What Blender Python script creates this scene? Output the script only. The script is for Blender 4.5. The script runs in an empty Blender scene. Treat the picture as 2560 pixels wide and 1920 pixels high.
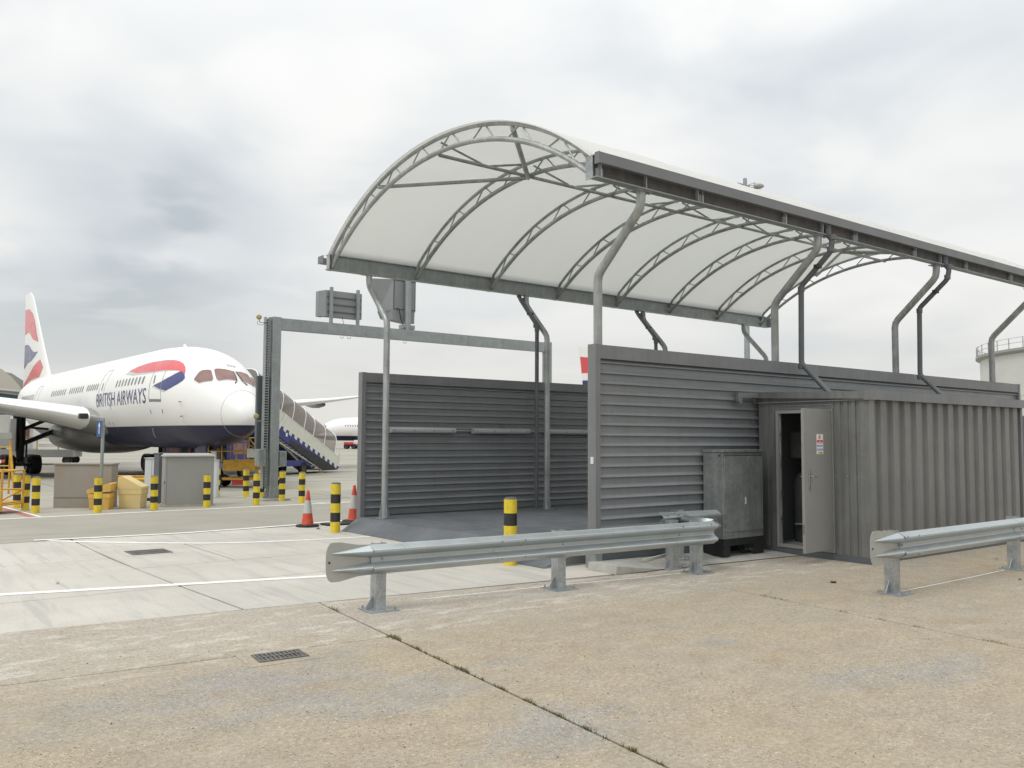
import bpy, bmesh, math, random
from mathutils import Vector, Matrix
R = math.radians
PI = math.pi
random.seed(7)
S = bpy.context.scene
COL = S.collection

# ------------------------------------------------------------------ camera, sky, sun, exposure
cam = bpy.data.cameras.new('camera'); camo = bpy.data.objects.new('camera', cam); COL.objects.link(camo)
cam.sensor_width = 36.0; cam.lens = 30.61; cam.clip_start = .05; cam.clip_end = 6000
_f = Vector((.60576112, .793133, .06319417)); _r = Vector((.79451784, -.60721994, .00503465)); _u = Vector((-.04236591, -.0471591, .99798855))
camo.matrix_world = Matrix(((_r.x, _u.x, -_f.x, 0), (_r.y, _u.y, -_f.y, 0), (_r.z, _u.z, -_f.z, 1.85), (0, 0, 0, 1)))
S.camera = camo
S.view_settings.view_transform = 'Standard'; S.view_settings.look = 'None'
S.view_settings.exposure = 0.12; S.view_settings.gamma = 1.0; S.view_settings.use_curve_mapping = False
SUN_EL, SUN_AZ = R(54), R(188)      # azimuth measured from +X towards +Y

w = bpy.data.worlds.new("World"); S.world = w; w.use_nodes = True
nt = w.node_tree; nt.nodes.clear(); N = nt.nodes; L = nt.links
def wn(t, **k):
    n = N.new(t)
    for a, b in k.items(): setattr(n, a, b)
    return n
def wm(op, a, b=None, c=None):
    n = wn('ShaderNodeMath', operation=op)
    for i, v in enumerate((a, b, c)):
        if v is None: continue
        if isinstance(v, (int, float)): n.inputs[i].default_value = v
        else: L.new(v, n.inputs[i])
    return n.outputs[0]
wout = wn('ShaderNodeOutputWorld'); bg = wn('ShaderNodeBackground'); bg.inputs['Strength'].default_value = .1
L.new(bg.outputs[0], wout.inputs[0])
sky = wn('ShaderNodeTexSky', sky_type='NISHITA', sun_disc=False, sun_elevation=SUN_EL, sun_rotation=PI/2-SUN_AZ, air_density=1.2, dust_density=3.0)
tc = wn('ShaderNodeTexCoord'); sep = wn('ShaderNodeSeparateXYZ'); L.new(tc.outputs['Generated'], sep.inputs[0])
zc = wm('MAXIMUM', sep.outputs[2], 0.0)
den = wm('ADD', zc, .16)
px_, py_ = wm('DIVIDE', sep.outputs[0], den), wm('DIVIDE', sep.outputs[1], den)
comb = wn('ShaderNodeCombineXYZ'); L.new(px_, comb.inputs[0]); L.new(py_, comb.inputs[1])
def wnoise(scale, det, rough, off, dist=.3):
    m = wn('ShaderNodeMapping'); m.inputs['Location'].default_value = off; L.new(comb.outputs[0], m.inputs[0])
    n = wn('ShaderNodeTexNoise'); n.inputs['Scale'].default_value = scale; n.inputs['Detail'].default_value = det
    n.inputs['Roughness'].default_value = rough; n.inputs['Distortion'].default_value = dist
    L.new(m.outputs[0], n.inputs['Vector']); return n.outputs[0]
n1 = wnoise(.62, 3, .45, (3.1, 1.7, 0)); n2 = wnoise(1.5, 4, .5, (8.2, 4.4, 0), .3)
cl = wm('ADD', wm('MULTIPLY', n1, .62), wm('MULTIPLY', n2, .38))
# the broad darker bank and the bright break that stand low in the left of the overcast
def blob(d, a, b, amp):
    d = Vector(d).normalized(); dp = wn('ShaderNodeVectorMath', operation='DOT_PRODUCT')
    L.new(tc.outputs['Generated'], dp.inputs[0]); dp.inputs[1].default_value = d
    wob = wm('ADD', dp.outputs['Value'], wm('MULTIPLY', wm('SUBTRACT', n2, .5), .07))
    mr = wn('ShaderNodeMapRange', interpolation_type='SMOOTHSTEP'); L.new(wob, mr.inputs[0])
    mr.inputs[1].default_value = math.cos(R(a)); mr.inputs[2].default_value = math.cos(R(b)); mr.inputs[3].default_value = 0; mr.inputs[4].default_value = amp
    return mr.outputs[0]
def dirpx(x, y):
    return _f*2176.75+_r*(x-1280)-_u*(y-960)
for (x, y, a, b, amp) in ((180, 520, 13, 0, -.10), (520, 610, 10, 0, -.08), (560, 90, 10, 0, -.07), (90, 290, 10, 0, .12), (760, 330, 10, 0, .08), (1500, 60, 10, 0, .03), (1900, 260, 9, 0, .05), (2400, 500, 12, 0, .05), (30, 720, 9, 0, -.06)):
    cl = wm('ADD', cl, blob(dirpx(x, y), a, b, amp))
cr = wn('ShaderNodeValToRGB'); L.new(cl, cr.inputs[0]); e = cr.color_ramp.elements
e[0].position = .26; e[0].color = (.505, .552, .585, 1); e[1].position = .66; e[1].color = (.93, .925, .895, 1)
m1 = e.new(.40); m1.color = (.69, .72, .74, 1); m2 = e.new(.52); m2.color = (.83, .835, .825, 1)
# horizon veil: cloud contrast fades low down
hz = wn('ShaderNodeMapRange', interpolation_type='SMOOTHSTEP'); L.new(zc, hz.inputs[0]); hz.inputs[1].default_value = 0; hz.inputs[2].default_value = .20; hz.inputs[3].default_value = .8; hz.inputs[4].default_value = 0
mixh = wn('ShaderNodeMixRGB'); L.new(hz.outputs[0], mixh.inputs[0]); L.new(cr.outputs[0], mixh.inputs[1]); mixh.inputs[2].default_value = (.775, .765, .725, 1)
# overcast grows brighter towards the zenith
zg = wm('ADD', 9.6, wm('MULTIPLY', wm('POWER', zc, 2.4), 14.0))
cmul = wn('ShaderNodeVectorMath', operation='SCALE'); L.new(mixh.outputs[0], cmul.inputs[0]); L.new(zg, cmul.inputs['Scale'])
mixs = wn('ShaderNodeMixRGB'); mixs.inputs[0].default_value = .92; L.new(sky.outputs[0], mixs.inputs[1]); L.new(cmul.outputs[0], mixs.inputs[2])
L.new(mixs.outputs[0], bg.inputs['Color'])

sun = bpy.data.lights.new('sun', 'SUN'); suno = bpy.data.objects.new('sun', sun); COL.objects.link(suno)
sun.energy = 1.1; sun.angle = R(22); sun.color = (1, .96, .90)
sd = Vector((math.cos(SUN_EL)*math.cos(SUN_AZ), math.cos(SUN_EL)*math.sin(SUN_AZ), math.sin(SUN_EL)))
suno.rotation_euler = sd.to_track_quat('Z', 'Y').to_euler(); suno.location = (0, 0, 30)

# ------------------------------------------------------------------ materials
def mat(name, col, rough=.6, metal=0.0, var=.12, scale=3.0, col2=None, bump=0.0, bscale=60.0, spec=.5, coat=0.0, fine=0.0, fscale=80., vor=0.0, vscale=25., streak=0.0, world=False, rnd=0.0):
    m = bpy.data.materials.new(name); m.use_nodes = True; t = m.node_tree; n = t.nodes; l = t.links
    b = n['Principled BSDF']; b.inputs['Roughness'].default_value = rough; b.inputs['Metallic'].default_value = metal
    b.inputs['Specular IOR Level'].default_value = spec; b.inputs['Coat Weight'].default_value = coat; b.inputs['Coat Roughness'].default_value = .12
    tcn = n.new('ShaderNodeTexCoord')
    if world:
        g = n.new('ShaderNodeNewGeometry'); vec = g.outputs['Position']
    else: vec = tcn.outputs['Object']
    def noise(sc, det=5, stretch=None):
        q = n.new('ShaderNodeTexNoise'); q.inputs['Scale'].default_value = sc; q.inputs['Detail'].default_value = det; q.inputs['Roughness'].default_value = .6
        if stretch:
            mp = n.new('ShaderNodeMapping'); mp.inputs['Scale'].default_value = stretch; l.new(vec, mp.inputs[0]); l.new(mp.outputs[0], q.inputs['Vector'])
        else: l.new(vec, q.inputs['Vector'])
        return q.outputs[0]
    c2 = col2 or tuple(c*(1-var*1.6) for c in col)
    mx = n.new('ShaderNodeMixRGB'); mr = n.new('ShaderNodeMapRange'); mr.inputs[1].default_value = .3; mr.inputs[2].default_value = .7
    l.new(noise(scale), mr.inputs[0]); l.new(mr.outputs[0], mx.inputs[0]); mx.inputs[1].default_value = (*col, 1); mx.inputs[2].default_value = (*c2, 1)
    out = mx.outputs[0]
    def modulate(out, src, lo, hi, amt):
        r_ = n.new('ShaderNodeMapRange'); r_.inputs[1].default_value = lo; r_.inputs[2].default_value = hi; r_.inputs[3].default_value = 1-amt; r_.inputs[4].default_value = 1+amt
        l.new(src, r_.inputs[0]); sc_ = n.new('ShaderNodeVectorMath'); sc_.operation = 'SCALE'; l.new(out, sc_.inputs[0]); l.new(r_.outputs[0], sc_.inputs['Scale']); return sc_.outputs[0]
    if fine: out = modulate(out, noise(fscale, 3), .3, .7, fine)
    if streak: out = modulate(out, noise(1.5, 4, (9, 9, .7)), .35, .65, streak)
    if vor:
        v = n.new('ShaderNodeTexVoronoi'); v.inputs['Scale'].default_value = vscale; l.new(vec, v.inputs['Vector'])
        sp = n.new('ShaderNodeSeparateColor'); l.new(v.outputs['Color'], sp.inputs[0]); out = modulate(out, sp.outputs[0], 0, 1, vor)
    if rnd: oi = n.new('ShaderNodeObjectInfo'); out = modulate(out, oi.outputs['Random'], 0, 1, rnd)
    l.new(out, b.inputs['Base Color'])
    if rough < .9:
        rr = n.new('ShaderNodeMapRange'); rr.inputs[1].default_value = .3; rr.inputs[2].default_value = .7; rr.inputs[3].default_value = max(.05, rough-.1); rr.inputs[4].default_value = min(1, rough+.12)
        l.new(noise(scale*2.3), rr.inputs[0]); l.new(rr.outputs[0], b.inputs['Roughness'])
    if bump:
        bp = n.new('ShaderNodeBump'); bp.inputs['Strength'].default_value = bump; bp.inputs['Distance'].default_value = .01; l.new(noise(bscale, 6), bp.inputs['Height']); l.new(bp.outputs[0], b.inputs['Normal'])
    return m
M = {}
M['clad'] = mat('grey_cladding', (.205, .216, .225), .36, .0, .10, .9, fine=.03, streak=.04, spec=.6, rnd=.05)
M['clad2'] = mat('cabin_cladding', (.192, .189, .182), .46, .0, .12, 1.1, fine=.04, streak=.07, rnd=.05)
M['cladg'] = mat('cabin_galvanised_cladding', (.235, .24, .235), .38, .45, .12, 2, fine=.03, streak=.10)
M['trim'] = mat('grey_flashing', (.19, .195, .20), .40, 0, .14, 1.0, streak=.05)
M['gutter'] = mat('gutter_fascia', (.17, .175, .18), .42, 0, .08, 1.0)
M['galv'] = mat('galvanised_steel', (.47, .50, .51), .42, .72, .22, 5, vor=.10, vscale=40, streak=.08)
M['galvd'] = mat('weathered_galvanised_steel', (.34, .37, .37), .5, .5, .13, 4, vor=.05, vscale=22, streak=.06)
M['rail'] = mat('galvanised_rail', (.47, .51, .52), .34, .72, .08, 1.6, vor=.03, vscale=60)
M['railend'] = mat('grey_terminal_plate', (.42, .42, .39), .5, .25, .10, 3)
M['darksteel'] = mat('brown_steel_darkened_for_shade', (.115, .105, .098), .55, .3, .3, 3, streak=.12)  # near beam web: shade under the gutter fascia is baked into this dark colour
M['tube'] = mat('galvanised_tube', (.42, .44, .435), .45, .55, .24, 2.2, streak=.12, rnd=.07)
M['pvc'] = mat('dark_grey_pipe', (.12, .132, .14), .45, 0, .1, 3)
M['black'] = mat('black_plastic', (.018, .018, .02), .55, 0, .1, 4)
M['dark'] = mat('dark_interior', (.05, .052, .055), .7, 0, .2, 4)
M['conc'] = mat('plinth_concrete', (.42, .41, .375), .85, 0, .18, 4, fine=.10, bump=.3, bscale=90)
M['dbox'] = mat('display_box_paint', (.25, .262, .268), .5, 0, .06, 2)
M['kiosk'] = mat('grey_kiosk_paint', (.31, .31, .29), .5, 0, .05, 2, fine=.06, fscale=160)
M['kioskd'] = mat('dark_kiosk_paint', (.10, .115, .125), .5, 0, .08, 2)
M['kioskw'] = mat('white_kiosk_paint', (.62, .65, .66), .5, 0, .05, 2)
M['cabconc'] = mat('stained_beige_cabinet', (.29, .275, .25), .7, 0, .12, 1.3, col2=(.28, .24, .19), fine=.06)
M['ecab'] = mat('dull_galvanised_cabinet', (.32, .345, .34), .40, .45, .16, 2.2, vor=.10, vscale=16, fine=.05, streak=.10)
M['door'] = mat('grey_painted_door', (.265, .264, .25), .5, 0, .05, 2, fine=.04, fscale=200)
M['steel'] = mat('brushed_steel', (.55, .52, .47), .3, 1, .1, 6)
M['ramp'] = mat('grey_ramp_surface', (.145, .16, .175), .7, 0, .22, 1.6, fine=.14, fscale=120, bump=.25, bscale=120)
M['yel'] = mat('bollard_yellow', (.76, .58, .035), .5, 0, .16, 7, fine=.10, streak=.10, rnd=.08)
M['blk'] = mat('bollard_black', (.025, .024, .024), .55, 0, .2, 5)
M['bcap'] = mat('bollard_cap', (.11, .11, .11), .6, 0, .2, 5)
M['red'] = mat('cone_red', (.62, .075, .035), .5, 0, .18, 9)
M['refl'] = mat('cone_sleeve', (.52, .52, .50), .5, 0, .14, 12, fine=.08)
M['rub'] = mat('rubber', (.03, .03, .03), .8, 0, .3, 8)
M['bin'] = mat('grit_bin_plastic', (.72, .55, .22), .6, 0, .15, 4, col2=(.62, .50, .27), fine=.06)
M['bino'] = mat('orange_grit_bin_plastic', (.74, .46, .10), .55, 0, .15, 4, fine=.06)
M['oran'] = mat('orange_yellow_paint', (.66, .36, .03), .5, 0, .25, 6, fine=.10)
M['white'] = mat('white_paint', (.80, .80, .78), .35, 0, .03, .6, coat=.4)
M['cream'] = mat('cream_paint', (.66, .67, .58), .5, 0, .06, 2)
M['navy'] = mat('navy_paint', (.018, .026, .10), .35, 0, .15, 1.5, coat=.4)
M['nblue'] = mat('stair_blue_paint', (.022, .030, .19), .4, 0, .1, 2)
M['lred'] = mat('livery_red', (.66, .075, .085), .35, 0, .04, 1, coat=.4)
M['lblue'] = mat('livery_blue', (.028, .038, .165), .35, 0, .04, 1, coat=.4)
M['lgrey'] = mat('livery_silver', (.52, .53, .52), .35, .1, .04, 1, coat=.4)
M['win'] = mat('cabin_window_glass', (.20, .205, .20), .25, 0, .1, 6)
M['line'] = mat('panel_line', (.42, .43, .43), .5, 0, .1, 3)
M['cpit'] = mat('cockpit_glass', (.21, .085, .095), .38, 0, .25, 1.2, col2=(.27, .19, .165), spec=.25)
M['frame'] = mat('window_surround', (.70, .71, .70), .4, 0, .03, 2)
M['gear'] = mat('landing_gear_metal', (.06, .062, .062), .5, .3, .3, 6)
M['tyre'] = mat('tyre_rubber', (.012, .012, .013), .75, 0, .2, 6)
M['lip'] = mat('polished_lip', (.55, .56, .57), .3, .9, .1, 3)
M['wingu'] = mat('wing_grey', (.25, .25, .24), .4, 0, .08, .8, coat=.2)  # base grey lowered so the wing underside looks in shadow
M['bluesign'] = mat('sign_blue', (.02, .08, .26), .5, 0, .05, 3)
M['sred'] = mat('sticker_red', (.62, .04, .04), .5, 0, .05, 30)
M['sblue'] = mat('sticker_blue', (.03, .10, .45), .5, 0, .05, 30)
M['syel'] = mat('sticker_yellow', (.75, .65, .10), .5, 0, .05, 30)
M['swhite'] = mat('sticker_white', (.75, .75, .73), .5, 0, .03, 30)
M['roadp'] = mat('road_paint', (.82, .82, .77), .7, 0, .14, 6, fine=.16, fscale=40, world=True)
M['roady'] = mat('road_paint_yellow', (.62, .42, .08), .7, 0, .2, 6, world=True)
M['roadr'] = mat('road_paint_red', (.45, .16, .14), .7, 0, .2, 6, world=True)
M['tankm'] = mat('tank_paint', (.58, .58, .545), .6, 0, .05, .4)
M['tgreen'] = mat('terminal_glazing', (.05, .11, .125), .2, .2, .35, .35)
M['troof'] = mat('terminal_roof', (.52, .49, .42), .6, 0, .06, .2)
M['grate'] = mat('cast_iron_grate', (.20, .19, .175), .6, .5, .3, 12)
M['joint'] = mat('joint_dirt', (.09, .08, .062), .95, 0, .4, 7, world=True)
M['weed'] = mat('weed_olive', (.20, .20, .075), .8, 0, .4, 15)
M['leaf'] = mat('dead_leaf', (.13, .09, .045), .8, 0, .3, 15)
M['vred'] = mat('vehicle_red', (.5, .04, .04), .4, 0, .05, 2)
M['lampglass'] = mat('amber_lens', (.42, .33, .16), .3, 0, .15, 9)
M['lampbody'] = mat('lamp_body', (.36, .35, .31), .5, .1, .15, 6)
M['light'] = mat('light_diffuser', (.42, .42, .45), .35, 0, .08, 4)

def fabric_mat():
    m = bpy.data.materials.new('canopy_fabric'); m.use_nodes = True; t = m.node_tree; n = t.nodes; l = t.links
    b = n['Principled BSDF']; out = n['Material Output']; b.inputs['Roughness'].default_value = .55
    tcn = n.new('ShaderNodeTexCoord'); q = n.new('ShaderNodeTexNoise'); q.inputs['Scale'].default_value = .9; q.inputs['Detail'].default_value = 6; mpn = n.new('ShaderNodeMapping'); mpn.inputs['Scale'].default_value = (3.0, .5, .5); l.new(tcn.outputs['Object'], mpn.inputs[0]); l.new(mpn.outputs[0], q.inputs['Vector'])
    mx = n.new('ShaderNodeMixRGB'); l.new(q.outputs[0], mx.inputs[0]); mx.inputs[1].default_value = (.84, .84, .81, 1); mx.inputs[2].default_value = (.80, .80, .765, 1)
    l.new(mx.outputs[0], b.inputs['Base Color'])
    tr = n.new('ShaderNodeBsdfTranslucent'); tr.inputs[0].default_value = (.92, .93, .915, 1)
    ms = n.new('ShaderNodeMixShader'); ms.inputs[0].default_value = .52; l.new(b.outputs[0], ms.inputs[1]); l.new(tr.outputs[0], ms.inputs[2]); l.new(ms.outputs[0], out.inputs[0])
    return m
M['fabric'] = fabric_mat()
def glass_mat():
    m = bpy.data.materials.new('tinted_stair_glazing'); m.use_nodes = True; t = m.node_tree; n = t.nodes; l = t.links
    b = n['Principled BSDF']; out = n['Material Output']; b.inputs['Base Color'].default_value = (.30, .27, .25, 1); b.inputs['Roughness'].default_value = .2
    tr = n.new('ShaderNodeBsdfTransparent'); tr.inputs[0].default_value = (.62, .58, .55, 1)
    ms = n.new('ShaderNodeMixShader'); ms.inputs[0].default_value = .45; l.new(b.outputs[0], ms.inputs[1]); l.new(tr.outputs[0], ms.inputs[2]); l.new(ms.outputs[0], out.inputs[0])
    return m
M['sglass'] = glass_mat()

def fuselage_mat():
    # white upper body, dark blue belly below the waterline, slight grime
    m = mat('airliner_white', (.80, .80, .785), .36, 0, .02, .12, coat=.08, spec=.35); t = m.node_tree; n = t.nodes; l = t.links
    b = n['Principled BSDF']; src = b.inputs['Base Color'].links[0].from_socket
    tcn = n.new('ShaderNodeTexCoord'); sp = n.new('ShaderNodeSeparateXYZ'); l.new(tcn.outputs['Object'], sp.inputs[0])
    gt = n.new('ShaderNodeMapRange'); gt.inputs[1].default_value = 3.25; gt.inputs[2].default_value = 3.29; l.new(sp.outputs[2], gt.inputs[0])
    mx = n.new('ShaderNodeMixRGB'); l.new(gt.outputs[0], mx.inputs[0]); mx.inputs[1].default_value = (.014, .018, .062, 1); l.new(src, mx.inputs[2])
    # belly fairing area returns to grey aft of the wing root
    gs = n.new('ShaderNodeMapRange'); gs.inputs[1].default_value = 22.5; gs.inputs[2].default_value = 26; l.new(sp.outputs[0], gs.inputs[0])
    zb = n.new('ShaderNodeMapRange'); zb.inputs[1].default_value = 3.6; zb.inputs[2].default_value = 2.4; l.new(sp.outputs[2], zb.inputs[0])
    mm = n.new('ShaderNodeMath'); mm.operation = 'MULTIPLY'; l.new(gs.outputs[0], mm.inputs[0]); l.new(zb.outputs[0], mm.inputs[1])
    m2 = n.new('ShaderNodeMixRGB'); l.new(mm.outputs[0], m2.inputs[0]); l.new(mx.outputs[0], m2.inputs[1]); m2.inputs[2].default_value = (.27, .26, .24, 1)
    l.new(m2.outputs[0], b.inputs['Base Color']); return m
M['fus'] = fuselage_mat()

def ground_mat(name, kind):
    m = bpy.data.materials.new(name); m.use_nodes = True; t = m.node_tree; n = t.nodes; l = t.links
    b = n['Principled BSDF']; b.inputs['Roughness'].default_value = .88; b.inputs['Specular IOR Level'].default_value = .25
    g = n.new('ShaderNodeNewGeometry'); P = g.outputs['Position']
    def noise(sc, det=5, st=None, rough=.6, off=(0, 0, 0)):
        mp = n.new('ShaderNodeMapping'); mp.inputs['Scale'].default_value = st or (1, 1, 1); mp.inputs['Location'].default_value = off; mp.inputs['Rotation'].default_value = (0, 0, R(-6)); l.new(P, mp.inputs[0])
        q = n.new('ShaderNodeTexNoise'); q.inputs['Scale'].default_value = sc; q.inputs['Detail'].default_value = det; q.inputs['Roughness'].default_value = rough; l.new(mp.outputs[0], q.inputs['Vector']); return q.outputs[0]
    def rng(src, a, b_, lo=0, hi=1, smooth=True):
        r_ = n.new('ShaderNodeMapRange'); r_.inputs[1].default_value = a; r_.inputs[2].default_value = b_; r_.inputs[3].default_value = lo; r_.inputs[4].default_value = hi
        if smooth: r_.interpolation_type = 'SMOOTHSTEP'
        l.new(src, r_.inputs[0]); return r_.outputs[0]
    def mix(f, a, b_, mode='MIX'):
        x = n.new('ShaderNodeMixRGB'); x.blend_type = mode
        for i, v in enumerate((f, a, b_)):
            if isinstance(v, tuple): x.inputs[i].default_value = (*v, 1)
            elif isinstance(v, float): x.inputs[i].default_value = v
            else: l.new(v, x.inputs[i])
        return x.outputs[0]
    def scale(c, f):
        sc_ = n.new('ShaderNodeVectorMath'); sc_.operation = 'SCALE'; l.new(c, sc_.inputs[0]); l.new(f, sc_.inputs['Scale']); return sc_.outputs[0]
    if kind == 'agg':
        c = mix(rng(noise(.55, 6), .35, .65), (.318, .272, .200), (.302, .268, .212))
        c = mix(rng(noise(.38, 5, (1, 1.6, 1), off=(5, 2, 0)), .52, .66), c, (.262, .256, .238))      # grey worn patches
        c = mix(rng(noise(1.3, 6, (1, 2.2, 1), off=(2, 9, 0)), .58, .72, 0, .6), c, (.385, .352, .29))
        c = mix(rng(noise(.8, 6, (1, 1.8, 1), off=(22, 5, 0)), .54, .70, 0, .55), c, (.27, .215, .145))
        c = scale(c, rng(noise(3.2, 7, rough=.7, off=(2, 2, 0)), .32, .68, .86, 1.13, False))
        sp_ = n.new('ShaderNodeSeparateXYZ'); l.new(P, sp_.inputs[0])
        edge = rng(sp_.outputs[1], 6.6, 8.2, 0, .80); c = mix(edge, c, (.375, .35, .305)); ed2 = rng(sp_.outputs[1], 6.9, 7.6, 0, 1); q_ = n.new('ShaderNodeMath'); q_.operation = 'MULTIPLY'; l.new(ed2, q_.inputs[0]); l.new(rng(noise(2.2, 7, (1, 2.4, 1), rough=.7, off=(4, 4, 0)), .50, .62, 0, .75), q_.inputs[1]); c = mix(q_.outputs[0], c, (.51, .485, .44)); q2 = n.new('ShaderNodeMath'); q2.operation = 'MULTIPLY'; l.new(ed2, q2.inputs[0]); l.new(rng(noise(1.7, 7, (1, 2.2, 1), rough=.7, off=(14, 9, 0)), .54, .66, 0, .7), q2.inputs[1]); c = mix(q2.outputs[0], c, (.27, .225, .185))               # cement washed strip along the road joint
        # exposed pebbles
        peb = mix(rng(noise(.7, 4, off=(1, 7, 0)), .35, .6), (.0, .0, .0), (1., 1., 1.))
        for sc_, amt in ((60, .95), (130, .8)):
            v = n.new('ShaderNodeTexVoronoi'); v.inputs['Scale'].default_value = sc_; l.new(P, v.inputs['Vector'])
            sc2 = n.new('ShaderNodeSeparateColor'); l.new(v.outputs['Color'], sc2.inputs[0])
            ramp = n.new('ShaderNodeValToRGB'); l.new(sc2.outputs[0], ramp.inputs[0]); e = ramp.color_ramp.elements
            ramp.color_ramp.interpolation = 'CONSTANT'; e[0].position = 0; e[0].color = (.09, .075, .06, 1); e[1].position = .12; e[1].color = (.36, .24, .15, 1)
            for p_, c_ in ((.26, (.30, .28, .25, 1)), (.40, (.52, .45, .33, 1)), (.52, (.44, .36, .26, 1))): x = e.new(p_); x.color = c_
            near = rng(v.outputs['Distance'], .30, .46, 1, 0)
            keep = rng(sc2.outputs[1], .30, .38, 0, amt); f1 = n.new('ShaderNodeMath'); f1.operation = 'MULTIPLY'; l.new(near, f1.inputs[0]); l.new(keep, f1.inputs[1])
            f2 = n.new('ShaderNodeMath'); f2.operation = 'MULTIPLY'; l.new(f1.outputs[0], f2.inputs[0]); l.new(rng(noise(.9, 4, off=(3, 3, 0)), .30, .60, .5, 1), f2.inputs[1])
            c = mix(f2.outputs[0], c, ramp.outputs[0])
        c = scale(c, rng(noise(26, 5), .3, .7, .86, 1.12)); hs = noise(90, 4)
    elif kind == 'light':
        c = mix(rng(noise(.5, 6), .35, .65), (.515, .49, .44), (.445, .425, .385))
        c = mix(rng(noise(1.2, 5, (3.2, .35, 1), off=(0, 4, 0)), .50, .68, 0, .5), c, (.38, .378, .36))
        c = mix(rng(noise(.9, 4, (6.5, .4, 1), off=(7, 4, 0)), .54, .66, 0, .55), c, (.35, .345, .325))       # tyre smears
        c = mix(rng(noise(.35, 5, (1, 1, 1), off=(1, 1, 0)), .55, .7, 0, .5), c, (.53, .475, .40))
        c = scale(c, rng(noise(30, 4), .3, .7, .94, 1.05)); hs = noise(120, 3)
    elif kind == 'road':
        c = mix(rng(noise(.4, 6), .35, .65), (.335, .318, .27), (.29, .276, .238))
        c = mix(rng(noise(.7, 5, (.3, 3.0, 1), off=(3, 1, 0)), .5, .68, 0, .6), c, (.25, .237, .205))
        c = scale(c, rng(noise(30, 4), .3, .7, .93, 1.06)); hs = noise(120, 3)
    else:
        c = mix(rng(noise(.12, 6), .35, .65), (.37, .352, .30), (.315, .30, .258))
        c = mix(rng(noise(.10, 5, (.35, 3.2, 1), off=(3, 1, 0)), .52, .66, 0, .8), c, (.255, .242, .21))
        c = mix(rng(noise(.5, 5, (.2, 3.5, 1), off=(8, 1, 0)), .56, .70, 0, .6), c, (.19, .18, .155))
        br = n.new('ShaderNodeTexBrick'); br.offset = 0; br.inputs['Scale'].default_value = .16; br.inputs['Mortar Size'].default_value = .006; br.inputs['Brick Width'].default_value = 1; br.inputs['Row Height'].default_value = 1
        br.inputs['Color1'].default_value = br.inputs['Color2'].default_value = (1, 1, 1, 1); br.inputs['Mortar'].default_value = (.62, .6, .57, 1); l.new(P, br.inputs['Vector'])
        c = mix(1.0, c, br.outputs[0], 'MULTIPLY')
        c = scale(c, rng(noise(20, 4), .3, .7, .94, 1.05)); hs = noise(60, 3)
    l.new(c, b.inputs['Base Color'])
    bp = n.new('ShaderNodeBump'); bp.inputs['Strength'].default_value = .12 if kind == 'agg' else .12; bp.inputs['Distance'].default_value = .006; l.new(hs, bp.inputs['Height']); l.new(bp.outputs[0], b.inputs['Normal'])
    return m
M['agg'] = ground_mat('exposed_aggregate_concrete', 'agg'); M['lightc'] = ground_mat('pale_brushed_concrete', 'light')
M['roadc'] = ground_mat('service_road_concrete', 'road'); M['apronc'] = ground_mat('apron_concrete', 'apron')

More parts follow.
